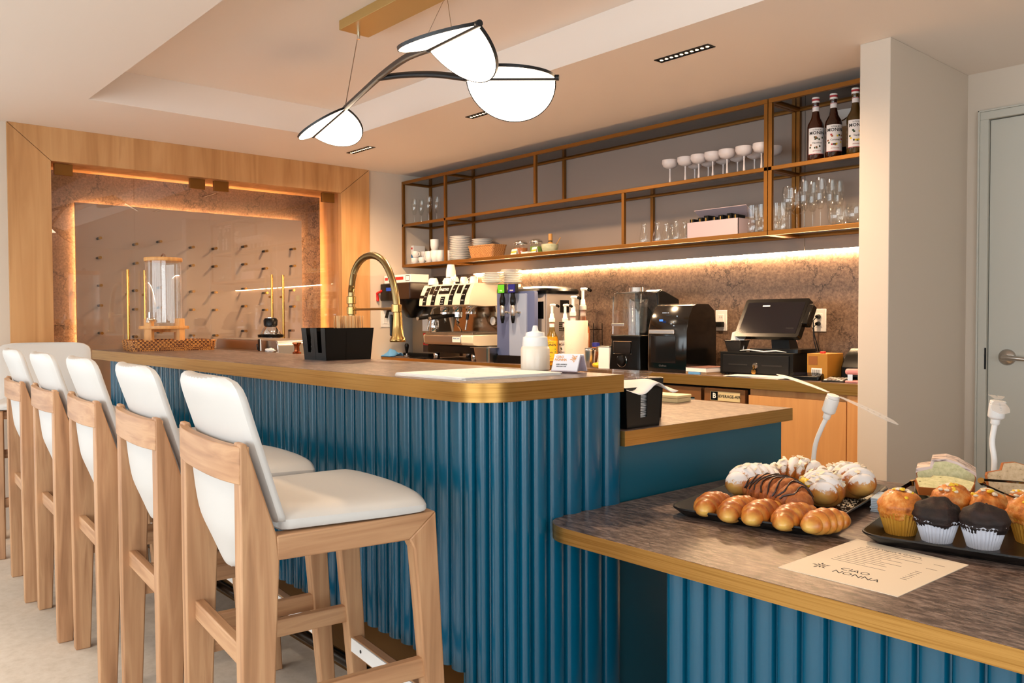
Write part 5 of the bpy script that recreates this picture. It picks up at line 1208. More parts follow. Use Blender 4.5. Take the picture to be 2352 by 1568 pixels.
rl = thing('receipt_roll', 'spare pink receipt roll behind the register stand', 'paper roll', (-2.235, 3.875, CZ+0.118))
MB().lathe([(0.008, 0), (0.028, 0), (0.03, 0.003), (0.03, 0.077), (0.008, 0.08)], 24, cap=False).build('roll', mat('pink_paper', (222, 176, 168), 0.7), rl)
MB().lathe([(0.008, 0), (0.008, 0.08), (0.006, 0.08), (0.006, 0)], 16, cap=False).build('core', M_kraft, rl)
# kraft box, card reader, calculator, stapler, printer, router
kb = thing('mustard_box', 'mustard cardboard box with a barcode label beside the cash drawer', 'box', (-1.935, 3.66, CZ))
MB().b2((-0.052, -0.07, 0), (0.048, 0.08, 0.122)).build('box_body', mat('mustard_card', (168, 118, 36), 0.6), kb, 0, 0.001)
MB().b2((-0.045, -0.0708, 0.07), (0.0, -0.0695, 0.11)).build('brown_print', mat('print_tan', (140, 84, 30), 0.6), kb, 0)
MB().b2((-0.03, -0.0708, 0.012), (0.022, -0.0695, 0.055)).build('barcode_label', M_paper, kb, 0)
for i in range(12): MB().b2((-0.026+i*0.0036, -0.0714, 0.02), (-0.026+i*0.0036+(0.001 if i % 3 else 0.002), -0.0706, 0.048)).build('barcode_bar', M_ink, kb, 0)
cr = thing('card_reader', 'black handheld card terminal lying before the mustard box', 'card reader', (-1.975, 3.555, CZ), R(10))
MB().loft([[(x, y, z+ (0.012 if y > 0 else 0)*k) for x, y in rrect(-0.075, -0.035, 0.075, 0.035, 0.012, 4)] for z, k in ((0.0, 0), (0.02, 1))]).build('body', M_black, cr, 30, 0.003)
MB().loft([[(-0.055, -0.026, 0.0215), (0.05, -0.026, 0.0215), (0.05, 0.026, 0.0325), (-0.055, 0.026, 0.0325)], [(-0.055, -0.026, 0.0225), (0.05, -0.026, 0.0225), (0.05, 0.026, 0.0335), (-0.055, 0.026, 0.0335)]]).build('display', MATS['screen_dark'], cr, 0)
ca = thing('calculator', 'black desk calculator between the card terminal and the stapler', 'calculator', (-1.83, 3.575, CZ), R(8))
MB().b2((-0.05, -0.065, 0), (0.05, 0.065, 0.012), M=Matrix.Rotation(R(5), 4, 'X')).build('body', M_black, ca, 0, 0.003)
for i in range(5):
    for j in range(5): MB().b2((-0.042+i*0.0175, -0.055+j*0.017, 0.011), (-0.029+i*0.0175, -0.043+j*0.017, 0.015), M=Matrix.Rotation(R(5), 4, 'X')).build('key', M_grey if (i+j) % 4 else M_white, ca, 0)
sp = thing('stapler', 'pink stapler at the right end of the back counter', 'stapler', (-1.745, 3.545, CZ), R(25))
M_pink = mat('pink_plastic', (226, 158, 160), 0.4)
MB().b2((-0.03, -0.02, 0), (0.035, 0.02, 0.01)).build('base', M_pink, sp, 0, 0.004)
MB().b2((-0.02, -0.012, 0.01), (0.0, 0.012, 0.04)).build('spring_housing', M_steel, sp, 0)
MB().b2((-0.03, -0.017, 0.036), (0.035, 0.017, 0.062)).build('arm', M_pink, sp, 0, 0.010, 3)
pt_ = thing('receipt_printer', 'black receipt printer tucked behind the stapler', 'printer', (-1.765, 3.80, CZ))
m = MB(); pr = [(-0.14, 0.0), (-0.14, 0.06), (-0.11, 0.11), (-0.05, 0.145), (0.13, 0.145), (0.13, 0.0)]
m.loft([[(-0.095, y, z) for y, z in pr], [(0.075, y, z) for y, z in pr]]); m.build('body', M_black, pt_, 30, 0.008)
MB().b2((-0.06, -0.146, 0.02), (0.05, -0.139, 0.055)).build('cutter_slot', M_ink, pt_, 0)
rt = thing('network_router', 'flat black router with green lights behind the mustard box', 'router', (-1.99, 3.86, CZ+0.06))
MB().b2((-0.09, -0.05, 0), (0.10, 0.07, 0.032)).build('case', M_black, rt, 0, 0.003)
for i in range(6): MB().b2((-0.02+i*0.014, -0.0515, 0.018), (-0.014+i*0.014, -0.0495, 0.022)).build('status_light', emitter('led_green', (0.2, 0.8, 0.4, 1), 0.6) if i == 0 else MATS['led_green'], rt, 0)
tag(MB().b2((-0.09, -0.05, 0), (0.10, 0.07, 0.06)).build('black_box', M_blackm, None, 0, 0.003, loc=(-1.99, 3.86, CZ)), 'black box under the router', 'box')
tag(MB().b2((-0.012, -0.008, 0), (0.012, 0.008, 0.01)).build('red_cap', MATS['print_red'], None, 0, 0.003, loc=(-1.93, 3.63, CZ+0.122)), 'small red cap on the mustard box', 'cap')
# ================================================================== things on the bar and the service counter
M_rat = weave('rattan', (206, 138, 66), (104, 54, 22), 95)
rtr = basket('rattan_tray', 'flat woven rattan tray under the beverage dispenser', (-4.66, 1.585, BZ), 0.33, 0.42, 0.052, M_rat, R(-9), 1.03, 'tray', 4, 0.006)
M_pine = grain('stand_wood', [(0.3, (196, 136, 74)), (0.6, (222, 166, 100)), (0.8, (206, 148, 84))], (30, 30, 3), 0.45)
ds = thing('dispenser_stand', 'light wooden cross stand holding the glass beverage dispenser', 'stand', (-4.70, 1.575, BZ+0.007), R(30))
for k in range(4):
    a = R(90*k); M_ = Matrix.Rotation(a, 4, 'Z')
    MB().b2((0.098, -0.022, 0.0), (0.122, 0.022, 0.165), M=M_).build('upright', M_pine, ds, 0, 0.003)
for k in range(2):
    M_ = Matrix.Rotation(R(90*k), 4, 'Z'); MB().b2((-0.105, -0.016, 0.09+0.001*k), (0.105, 0.016, 0.108), M=M_).build('cross_brace', M_pine, ds, 0, 0.002)
MB().lathe([(0.001, 0.108), (0.128, 0.108), (0.13, 0.112), (0.128, 0.124), (0.001, 0.124)], 32, cap=False).build('board', M_pine, ds, 40)
dp = thing('beverage_dispenser', 'large clear glass beverage dispenser with a wooden lid and steel tap', 'dispenser', (-4.70, 1.575, BZ+0.131))
MB().lathe([(0.001, 0.002), (0.088, 0.0), (0.093, 0.006), (0.094, 0.02), (0.094, 0.345), (0.094, 0.355), (0.0925, 0.355)], 40, cap=False).build('jar', M_glass, dp, 40)
MB().lathe([(0.001, 0.355), (0.097, 0.355), (0.099, 0.358), (0.099, 0.372), (0.097, 0.375), (0.001, 0.375)], 40, cap=False).build('lid', M_pine, dp, 40)
MB().tube([(-0.035, 0, 0.375), (-0.025, 0, 0.39), (0, 0, 0.397), (0.025, 0, 0.39), (0.035, 0, 0.375)], 0.0045, 8).build('lid_handle', mat('leather_tan', (140, 104, 84), 0.6), dp)
td = Vector((0.62, -0.78, 0)); 
MB().tube([td*0.094+Vector((0, 0, 0.035)), td*0.145+Vector((0, 0, 0.035)), td*0.15+Vector((0, 0, 0.018))], [0.013, 0.011, 0.008], 12).build('tap', M_chrome, dp)
MB().tube([td*0.13+Vector((0, 0, 0.045)), td*0.132+Vector((0, 0, 0.075))], [0.006, 0.005], 8).build('tap_lever', M_chrome, dp)
# service counter: steel bin, juicer, pieces around it
sb_ = thing('steel_bin', 'stainless steel ice bin behind the bar, left of the black caddy', 'ice bin', (-4.34, 2.0, SZ))
m = MB(); m.loft([[(x, -0.12, z) for x, z in rrect(-0.40, 0, 0.40, 0.222, 0.03, 5, (1, 1, 0, 0))], [(x, 0.15, z) for x, z in rrect(-0.40, 0, 0.40, 0.222, 0.03, 5, (1, 1, 0, 0))]]); m.build('bin_body', M_steel, sb_, 30, 0.004)
MB().b2((-0.40, -0.13, 0.15), (0.40, -0.119, 0.165)).build('front_lip', M_steel, sb_, 0, 0.003)
db = tag(MB().b2((-0.05, -0.1, 0), (0.05, 0.1, 0.22)).build('brown_bin', mat('dark_wood_gloss', (48, 30, 20), 0.3), None, 0, 0.012, loc=(-4.815, 2.06, SZ)), 'dark brown bin at the left end of the steel ice bin', 'bin')
jc = thing('citrus_juicer', 'chrome citrus juicer with a black top behind the steel bin', 'juicer', (yp(572, 750, 2.29).x+0.3, 2.30, SZ))
MB().lathe([(0.001, 0), (0.075, 0), (0.08, 0.02), (0.07, 0.16), (0.06, 0.22)], 24).build('motor_body', M_chrome, jc)
MB().lathe([(0.06, 0.215), (0.078, 0.218), (0.08, 0.235), (0.06, 0.24), (0.001, 0.24)], 24, cap=False).build('drip_collar', M_black, jc)
MB().lathe([(0.062, 0.24), (0.058, 0.258), (0.04, 0.285), (0.034, 0.29)], 24).build('chrome_dome', M_chrome, jc)
MB().lathe([(0.036, 0.288), (0.042, 0.292), (0.044, 0.325), (0.036, 0.338), (0.001, 0.34)], 24, cap=False).build('black_top', M_black, jc)
MB().lathe([(0.03, 0.339), (0.03, 0.343), (0.001, 0.343)], 20, cap=False).build('steel_button', M_chrome, jc)
cp_ = thing('order_clip', 'black clip with a white card standing on the bar back edge', 'clip', zp(596, 806, BZ))
MB().b2((-0.012, -0.004, 0), (0.012, 0.006, 0.062)).build('clip_body', M_black, cp_, 0, 0.002)
MB().b2((0.012, -0.002, 0.0), (0.026, 0.0, 0.06), M=Matrix.Rotation(R(-6), 4, 'Y')).build('card', M_paper, cp_, 0)
MB().tube([(-0.012, 0, 0.035), (-0.03, 0, 0.036), (-0.024, 0, 0.006)], 0.003, 6).build('clip_arm', M_black, cp_)
nap = MB().blob((0, 0, 0.008), (0.04, 0.02, 0.011), lambda v, q: q*(1+0.25*math.sin(7*v.x+5*v.y)*math.cos(6*v.z)), 18, 10)
tag(nap.build('crumpled_napkin', M_paper, None, 60, loc=zp(620, 808, BZ)), 'crumpled white napkin on the bar behind the clip', 'napkin')
jg = thing('copper_jigger', 'copper double jigger left of the black caddy', 'jigger', zp(682, 812, BZ)); 
M_cop = mat('copper', (168, 92, 56), 0.2, 1.0)
MB().lathe([(0.001, 0.002), (0.02, 0), (0.021, 0.006), (0.013, 0.012), (0.012, 0.034), (0.016, 0.044), (0.021, 0.047), (0.021, 0.054), (0.018, 0.054), (0.001, 0.03)], 22, cap=False).build('cups', M_cop, jg, 40)
# faucet
fc = thing('bar_faucet', 'tall brass spring-neck faucet behind the bar', 'faucet', (-3.668, 2.15, SZ))
M_fbr = mat('faucet_brass', (186, 150, 92), 0.22, 1.0); M_spr = mat('spring_brass', (160, 138, 96), 0.3, 1.0)
MB().lathe([(0.032, 0), (0.032, 0.01), (0.018, 0.02), (0.018, 0.34)], 20).build('column', M_fbr, fc)
for z in (0.372, 0.425):
    MB().lathe([(0.019, z-0.02), (0.0235, z-0.017), (0.0235, z+0.017), (0.019, z+0.02)], 20).build('collar', M_fbr, fc)
path = [(0, 0, 0.33), (0, 0, 0.45), (0.006, 0, 0.50), (0.03, 0, 0.565), (0.075, 0, 0.61), (0.14, 0, 0.635), (0.215, 0, 0.637), (0.29, 0, 0.61), (0.345, 0, 0.56), (0.385, 0, 0.49), (0.405, 0, 0.42), (0.412, 0, 0.36)]
def smooth(P, n=6):
    P = [Vector(p) for p in P]; out = []
    for i in range(len(P)-1):
        p0 = P[max(0, i-1)]; p1 = P[i]; p2 = P[i+1]; p3 = P[min(len(P)-1, i+2)]
        for j in range(n):
            t = j/n; out.append(0.5*((2*p1)+(p2-p0)*t+(2*p0-5*p1+4*p2-p3)*t*t+(3*p1-p0-3*p2+p3)*t**3))
    return out+[P[-1]]
sp_ = smooth(path, 22)
MB().tube(sp_, [0.0155+0.0016*(i % 2) for i in range(len(sp_))], 14).build('spring_neck', M_spr, fc, 60)
MB().cyl((0.02, 0, 0.378), (0.39, 0, 0.378), 0.006).build('support_arm', M_fbr, fc)
MB().lathe([(0.019, 0.36), (0.025, 0.363), (0.025, 0.395), (0.019, 0.398)], 20, (0.41, 0, 0)).build('holder_ring', M_fbr, fc)
MB().lathe([(0.001, 0.222), (0.036, 0.222), (0.038, 0.228), (0.036, 0.236), (0.029, 0.25), (0.025, 0.3), (0.021, 0.36)], 24, (0.417, 0, 0)).build('spray_head', M_fbr, fc)
MB().box((0.40, -0.024, 0.30), (0.012, 0.012, 0.1)).build('spray_trigger', M_black, fc, 0, 0.004)
# black caddy with stirring sticks
cd_ = thing('bar_caddy', 'black plastic bar caddy holding wooden stir sticks', 'caddy', (-2.925, 1.600, BZ), R(2)); cd_.scale = (1.0, 0.9, 1.0)
def tap(x, y, z, k): # flare with height
    cx, cy = -0.085, 0.115; return (cx+(x-cx)*(1+k*z/0.13), cy+(y-cy)*(1+k*z/0.13), z)
H_ = 0.128; FL = 0.10
def wall(a, b, z0=0.0, z1=H_, th=0.003):
    a = Vector(a); b = Vector(b); n_ = Vector((-(b-a).y, (b-a).x)).normalized()*th
    q = [a, b, b+n_, a+n_]
    return [[tap(p.x, p.y, z0, FL) for p in q], [tap(p.x, p.y, z1, FL) for p in q]]
w_ = MB()
w_.loft(wall((0, 0), (0, 0.23))); w_.loft(wall((0, 0.23), (-0.17, 0.23))); w_.loft(wall((-0.17, 0.23), (-0.17, 0)))
for a, b in ((-0.17, -0.135), (-0.105, -0.06), (-0.03, 0.0)): w_.loft(wall((a, 0), (b, 0)))
w_.loft(wall((-0.135, 0), (-0.105, 0), 0, 0.03)); w_.loft(wall((-0.06, 0), (-0.03, 0), 0, 0.03))
w_.loft(wall((0, 0.10), (-0.17, 0.10), 0, 0.115)); w_.loft(wall((-0.08, 0.0), (-0.08, 0.10), 0, 0.115))
w_.b2((-0.168, 0.002, 0), (-0.002, 0.228, 0.004))
w_.build('caddy_body', M_black, cd_, 30)
for i in range(14):
    tag(MB().b2((-0.028, -0.035, 0), (0.028, 0.035, 0.0016)).build('cocktail_napkin', M_paper, None, 0, loc=(-3.052+0.0, 1.65, BZ+0.006+i*0.0055), rot=(R(rnd.uniform(-2, 2)), 0, R(2+rnd.uniform(-2, 2)))), 'white napkin stacked in the slotted pocket of the caddy, %s' % ('%s from the bottom' % (ORD+['eleventh', 'twelfth', 'thirteenth', 'fourteenth'])[i]), 'napkin', 'napkins in the caddy')
stk = MB().b2((-0.0028, -0.0007, 0), (0.0028, 0.0007, 0.172)).mesh('stir_stick'); stk.materials.append(mat('birch', (216, 172, 118), 0.6))
for i in range(90):
    a = rnd.uniform(-0.10, 0.0)-0.02; b = 0.115+0.095*rnd.random()
    o = inst(stk, 'stir_stick', None, (-2.925+a*1.0-0.015*rnd.random(), 1.60+b*0.9, BZ+0.006), (R(rnd.uniform(-4, 5)), R(rnd.uniform(-6, 6)), R(rnd.uniform(0, 180))))
    tag(o, 'wooden stir stick bunched in the black bar caddy', 'stir stick', 'stir sticks in the caddy')
# menus on the bar
pc_ = [Vector((-2.023, 1.324)), Vector((-1.71, 1.329)), Vector((-1.683, 1.671)), Vector((-2.023, 1.677))]
for i, (dx, dy, rz, nm) in enumerate(((0.004, -0.004, 1.5, 'lowest'), (-0.003, 0.0, -1.2, 'middle'), (0.0, 0.003, 0.4, 'top'))):
    m = MB(); m.prism([(-0.165, -0.17), (0.15, -0.165), (0.17, 0.175), (-0.165, 0.18)], 0, 0.0022)
    o = m.build('menu_sheet', M_paper, None, 0, loc=(-1.858+dx, 1.50+dy, BZ+i*0.0026), rot=(0, 0, R(rz)))
    tag(o, '%s white menu sheet of the pile on the bar corner' % nm, 'menu', 'menu pile on the bar')
    if i == 2:
        for k in range(9): MB().b2((-0.12, 0.13-k*0.025, 0.0022), (0.02+0.05*math.sin(k*2.1), 0.1315-k*0.025, 0.00235)).build('printed_line', mat('print_grey', (188, 170, 166), 0.6) if k == 0 else MATS['print_grey'], o, 0)
# squeeze bottle
sq = thing('squeeze_bottle', 'white wide-mouth squeeze bottle of cream at the bar end', 'bottle', (-1.895, 1.765, BZ))
MB().lathe([(0.001, 0.002), (0.042, 0), (0.0455, 0.004), (0.0455, 0.066), (0.043, 0.074), (0.038, 0.078)], 32).build('body', mat('cream_fill', (238, 226, 208), 0.3, coat=0.3), sq, 40)
MB().lathe([(0.0395, 0.076), (0.0405, 0.078), (0.0385, 0.104), (0.031, 0.107), (0.029, 0.119), (0.013, 0.122), (0.010, 0.125), (0.007, 0.14), (0.001, 0.141)], 32, cap=False).build('cap', M_white, sq, 40)
# card holder
ch = thing('card_holder', 'clear acrylic business card holder with printed cards', 'card holder', (-1.745, 1.765, BZ), R(18))
m = MB(); pr = [(-0.042, 0.008), (-0.036, 0.0), (-0.03, 0.0), (-0.006, 0.048), (0.006, 0.048), (0.03, 0.0), (0.036, 0.0), (0.042, 0.008), (0.040, 0.009), (0.035, 0.002), (0.031, 0.002), (0.007, 0.050), (-0.007, 0.050), (-0.031, 0.002), (-0.035, 0.002), (-0.04, 0.009)]
m.loft([[(-0.046, y, z) for y, z in pr], [(0.046, y, z) for y, z in pr]]); m.build('holder', thin_glass('acrylic', (0.93, 0.9, 0.92, 1), 0.02, 1.5, 1.2), ch, 30)
for s, lab in ((-1, 'front'), (1, 'rear')):
    bc = thing('business_card_stack', '%s stack of white business cards in the clear holder' % lab, 'business cards', (-1.745, 1.765, BZ), R(18), 'business cards')
    m = MB(); pr = [(s*0.0315, 0.0035), (s*0.0075, 0.0535), (s*0.0125, 0.0555), (s*0.0365, 0.0055)]
    m.loft([[(-0.0425, y, z) for y, z in pr], [(0.0425, y, z) for y, z in pr]]); m.build('cards', mat('card_white_%s' % lab, (232, 232, 240), 0.5), bc, 0)
    if s == -1:
        up = Vector((0, 0.024, 0.05)).normalized(); o_ = Vector((0, -0.0246, 0.0307)); nn_ = Vector((1, 0, 0)).cross(up)
        M_or = mat('orange_ink', (226, 160, 92), 0.6)
        def cpos(u, v): return o_+Vector((u, 0, 0))+up*v+nn_*0.0004
        text('CIAO', 0.0105, M_or, bc, frame(cpos(-0.022, 0.018), (1, 0, 0), up), bold=0.0002)
        text('NONNA', 0.0105, M_or, bc, frame(cpos(-0.018, 0.009), (1, 0, 0), up), bold=0.0002)
        text('ARIEL ANDRESS', 0.0052, M_ink, bc, frame(cpos(-0.012, -0.006), (1, 0, 0), up))
        text('EXECUTIVE CHEF', 0.0042, M_ink, bc, frame(cpos(-0.012, -0.0125), (1, 0, 0), up))
        for k in range(9):
            a = R(k*40); c_ = cpos(0.025+0.009*math.cos(a)*(0.5+0.5*(k % 2)), 0.014+0.009*math.sin(a)*(0.5+0.5*(k % 2)))
            M_ = frame(c_, Vector((math.cos(a), 0, 0))+up*math.sin(a), Vector((-math.sin(a), 0, 0))+up*math.cos(a))
            MB().add([(-0.005, 0, 0.0002), (0, -0.002, 0.0002), (0.005, 0, 0.0002), (0, 0.002, 0.0002)], [(0, 1, 2, 3)], M_).build('leaf_print', M_or, bc, 0)
# black organiser with lids and sticks, behind the bar end
og = thing('lid_organiser', 'black organiser box behind the bar end with cup lids on it', 'organiser', (-1.80, 2.05, SZ))
MB().loft([[(x*0.95, y*0.95, 0) for x, y in ((-0.20, -0.10), (0.10, -0.10), (0.10, 0.11), (-0.20, 0.11))], [(x, y, 0.135) for x, y in ((-0.20, -0.10), (0.10, -0.10), (0.10, 0.11), (-0.20, 0.11))]]).build('box', M_black, og, 30, 0.004)
for i in range(4):
    tag(MB().prism(rrect(-0.095, -0.055, 0.095, 0.055, 0.02, 4), 0, 0.0045).build('clear_tray_lid', M_clearb if i % 2 else MATS['acrylic'], None, 30, loc=(-1.79+0.006*i, 2.03, SZ+0.1365+i*0.0056), rot=(0, 0, R(4*i-6))), 'clear rectangular lid on the black organiser, %s from the bottom' % ORD[i], 'lid', 'clear lids on the organiser')
for i in range(26):
    o = inst(stk, 'stir_stick', None, (-1.99+rnd.uniform(-0.006, 0.035), 1.955+i*0.0042, SZ+0.1365+0.004*(i % 3)), (R(90), 0, R(80+rnd.uniform(-8, 8))))
    tag(o, 'wooden stir stick lying on the black organiser', 'stir stick', 'stir sticks on the organiser')
# napkin dispenser on the service counter
nd = thing('napkin_dispenser', 'black napkin dispenser on the service counter with a slot', 'napkin dispenser', (-1.645, 1.93, SZ))
def nbx(m, a, b): return m
w_ = MB(); th = 0.003; y0, y1, x0, x1, h = -0.075, 0.075, -0.06, 0.048, 0.122
def fl2(x, y, z): return (x*(1+0.10*z/h), y*(1+0.14*z/h), z)
def pan(ya, yb, za, zb):
    w_.loft([[fl2(x1, ya, za), fl2(x1, yb, za), fl2(x1-th, yb, za), fl2(x1-th, ya, za)], [fl2(x1, ya, zb), fl2(x1, yb, zb), fl2(x1-th, yb, zb), fl2(x1-th, ya, zb)]])
pan(y0, -0.014, 0, h); pan(0.014, y1, 0, h); pan(-0.014, 0.014, 0, 0.03)
for ya in (y0, y1-th): w_.loft([[fl2(x0, ya, 0), fl2(x1, ya, 0), fl2(x1, ya+th, 0), fl2(x0, ya+th, 0)], [fl2(x0, ya, h), fl2(x1, ya, h), fl2(x1, ya+th, h), fl2(x0, ya+th, h)]])
w_.loft([[fl2(x0, y0, 0), fl2(x0, y1, 0), fl2(x0+th, y1, 0), fl2(x0+th, y0, 0)], [fl2(x0, y0, h), fl2(x0, y1, h), fl2(x0+th, y1, h), fl2(x0+th, y0, h)]])
w_.b2((x0, y0, 0), (x1, y1, 0.004)); w_.build('case', M_black, nd, 30)
for i in range(22):
    tag(MB().b2((-0.045, -0.062, 0), (0.040, 0.062, 0.0022)).build('paper_napkin', M_paper, None, 0, loc=(-1.645+rnd.uniform(-.001, .001), 1.93+rnd.uniform(-.003, .003), SZ+0.006+i*0.0046), rot=(R(rnd.uniform(-1, 1)), R(rnd.uniform(-1, 1)), 0)), 'white napkin stacked inside the black napkin dispenser', 'napkin', 'napkins in the dispenser')
m = MB(); vs = []; fs = []
for j in range(9):
    for i in range(15):
        u, v = i/14*2-1, j/8*2-1
        vs.append((0.085*v+0.0, 0.092*u, 0.112+0.010*math.cos(u*4.6)-0.018*max(0, v-0.4)-0.008*abs(u)**3 + 0.005*math.sin(v*2+u*3)))
for j in range(8):
    for i in range(14): a = j*15+i; fs.append((a, a+1, a+16, a+15))
o = MB().add(vs, fs).build('folded_napkin', M_paper, None, 60, loc=(-1.630, 1.94, SZ+0.02)); s_ = o.modifiers.new('s', 'SOLIDIFY'); s_.thickness = 0.0015
tag(o, 'open white napkin draped over the black napkin dispenser', 'napkin')
cbx = thing('cream_box', 'flat cream plastic box on the service counter', 'box', (-2.06, 2.62, SZ), R(6))
MB().b2((-0.09, -0.05, 0), (0.09, 0.05, 0.016)).build('box_base', mat('cream_plastic', (226, 208, 160), 0.4), cbx, 0, 0.002)
MB().b2((-0.092, -0.052, 0.017), (0.092, 0.052, 0.028)).build('lid', MATS['cream_plastic'], cbx, 0, 0.002)
# ================================================================== pastry counter
def bake_mat(name, stops, scale=28, rough=0.35, bump=0.4, sugar=0, coat=0.12, seam=None):
    m = mat(name, (200, 120, 50), rough, coat=coat)
    nt = m.node_tree; N = nt.nodes; L = nt.links; b = N['Principled BSDF']
    tc = N.new('ShaderNodeTexCoord'); n = N.new('ShaderNodeTexNoise'); n.inputs['Scale'].default_value = scale; n.inputs['Detail'].default_value = 6; n.inputs['Roughness'].default_value = 0.62
    oi = N.new('ShaderNodeObjectInfo'); ad = N.new('ShaderNodeVectorMath'); ad.operation = 'ADD'
    L.new(tc.outputs['Object'], ad.inputs[0]); L.new(oi.outputs['Location'], ad.inputs[1]); L.new(ad.outputs['Vector'], n.inputs['Vector'])
    r = ramp(N, stops); L.new(n.outputs['Fac'], r.inputs['Fac']); col = r.outputs['Color']
    if sugar:
        ge = N.new('ShaderNodeTexCoord'); sp = N.new('ShaderNodeSeparateXYZ'); L.new(ge.outputs['Normal'], sp.inputs[0])
        n2 = N.new('ShaderNodeTexNoise'); n2.inputs['Scale'].default_value = 55; n2.inputs['Detail'].default_value = 6; n2.inputs['Roughness'].default_value = 0.75; L.new(ad.outputs['Vector'], n2.inputs['Vector'])
        a = N.new('ShaderNodeMath'); a.operation = 'MULTIPLY_ADD'; a.inputs[1].default_value = 1.15; a.inputs[2].default_value = -sugar; L.new(n2.outputs['Fac'], a.inputs[0])
        c = N.new('ShaderNodeMath'); c.operation = 'ADD'; L.new(a.outputs[0], c.inputs[0])
        d = N.new('ShaderNodeMath'); d.operation = 'MULTIPLY'; d.inputs[1].default_value = 0.75; L.new(sp.outputs['Z'], d.inputs[0]); L.new(d.outputs[0], c.inputs[1])
        rr_ = ramp(N, [(0.44, (0, 0, 0, 1)), (0.54, (1, 1, 1, 1))]); L.new(c.outputs[0], rr_.inputs['Fac'])
        mx = N.new('ShaderNodeMixRGB'); mx.inputs[2].default_value = srgb(244, 240, 238); L.new(rr_.outputs['Color'], mx.inputs['Fac']); L.new(col, mx.inputs[1]); col = mx.outputs['Color']
        rm = N.new('ShaderNodeMixRGB'); rm.inputs[1].default_value = (rough,)*3+(1,); rm.inputs[2].default_value = (0.9,)*3+(1,); L.new(rr_.outputs['Color'], rm.inputs['Fac']); L.new(rm.outputs['Color'], b.inputs['Roughness'])
    if seam:
        at_ = N.new('ShaderNodeAttribute'); at_.attribute_name = 'dough'
        ms = N.new('ShaderNodeMixRGB'); ms.inputs[2].default_value = srgb(*seam); L.new(at_.outputs['Fac'], ms.inputs['Fac']); L.new(r.outputs['Color'], ms.inputs[1])
        if sugar: L.new(ms.outputs['Color'], mx.inputs[1])
        else: col = ms.outputs['Color']
    L.new(col, b.inputs['Base Color'])
    bp = N.new('ShaderNodeBump'); bp.inputs['Strength'].default_value = bump; bp.inputs['Distance'].default_value = 0.004
    L.new(n.outputs['Fac'], bp.inputs['Height']); L.new(bp.outputs['Normal'], b.inputs['Normal'])
    return m
CR = [(0.28, (120, 52, 14)), (0.45, (178, 92, 30)), (0.6, (206, 126, 46)), (0.75, (226, 170, 84))]
M_cr = bake_mat('croissant_crust', CR, 26, seam=(232, 184, 92))
M_crs = bake_mat('croissant_sugared', CR, 24, sugar=0.33, seam=(224, 172, 90))
M_crx = bake_mat('croissant_rough', [(0.3, (120, 56, 16)), (0.5, (172, 92, 34)), (0.7, (198, 122, 56))], 60, 0.6, 0.9, seam=(150, 84, 34))
M_alm = mat('almond', (240, 226, 200), 0.6); M_choc = mat('chocolate', (44, 22, 14), 0.35)
M_custard = mat('custard', (240, 200, 50), 0.4)
def tray(name, lab, loc, rz, w, d):
    t = thing(name, lab, 'tray', loc, rz, 'black pastry trays')
    a = lambda k, z: [(x, y, z) for x, y in rrect(-w/2-k, -d/2-k, w/2+k, d/2+k, 0.05+max(k, -0.03), 8)]
    MB().loft([a(-0.03, 0.0), a(-0.006, 0.022), a(0.0, 0.028), a(0.004, 0.028), a(0.004, 0.024), a(-0.002, 0.019), a(-0.024, 0.0035)][::1]).build('pan', mat('tray_black_'+name, (16, 15, 15), 0.32), t, 40)
    return t
T1, A1 = Vector((-1.252, 2.145)), R(10); T2, A2 = Vector((-0.773, 2.262)), R(11)
tray('pastry_tray', 'black tray of croissants on the pastry counter', (T1.x, T1.y, PZ), A1, 0.40, 0.66)
tray('muffin_tray', 'black tray of muffins and cake slices on the pastry counter', (T2.x, T2.y, PZ), A2, 0.42, 0.66)
TB = PZ+0.0036
def croissant_mb(L, r, bend=0.35, seg=7, flat=0.8, n=40, m=18, rough=0.0, seed=0):
    rg = random.Random(seed); rings = []
    for i in range(n+1):
        t = i/n; s = (t-0.5)*2
        env = max(0.0, (1-abs(s)**2.2))**0.62
        stp = abs(math.sin(t*seg*math.pi))**0.55
        rr_ = r*(0.12+0.88*env)*(0.76+0.24*stp) if 0 < i < n else r*0.08
        ang = s*bend; cx = math.sin(ang)/max(bend, 1e-3)*L/2; cy = -(1-math.cos(ang))/max(bend, 1e-3)*L/2
        tx, ty = math.cos(ang), -math.sin(ang)
        ring = []
        for j in range(m):
            a = 2*math.pi*j/m; k = 1+rough*rg.uniform(-1, 1)
            u = math.cos(a)*rr_*k*1.08; v = math.sin(a)*rr_*k
            if v < 0: v *= flat
            # spiral lean of the layers
            le = 0.35*rr_*math.sin(a)
            ring.append((cx - ty*u*-1*0 + (-ty)*u*0 + tx*le*0.25 + (ty*-u), cy + tx*u, v + r*flat))
        rings.append(ring)
    mb = MB().loft(rings); mb.dough = []
    for i in range(n+1):
        t = i/n; s = (t-0.5)*2; stp = abs(math.sin(t*seg*math.pi))**0.55
        for j in range(m):
            a = 2*math.pi*j/m
            low = max(0, -math.sin(a)*0.9-0.15)
            mb.dough.append(min(1.0, max(0.0, 0.6*(1-stp)**1.6 + 0.6*max(0, abs(s)-0.8)/0.2 + 0.75*low)))
    return mb
def crust(mb, m_, t):
    o = mb.build('crust', m_, t, 60)
    at_ = o.data.attributes.new('dough', 'FLOAT', 'POINT'); at_.data.foreach_set('value', mb.dough)
    return o
def put_pastry(px, py, zc=0.03): p = zp(px, py, TB+zc); return p
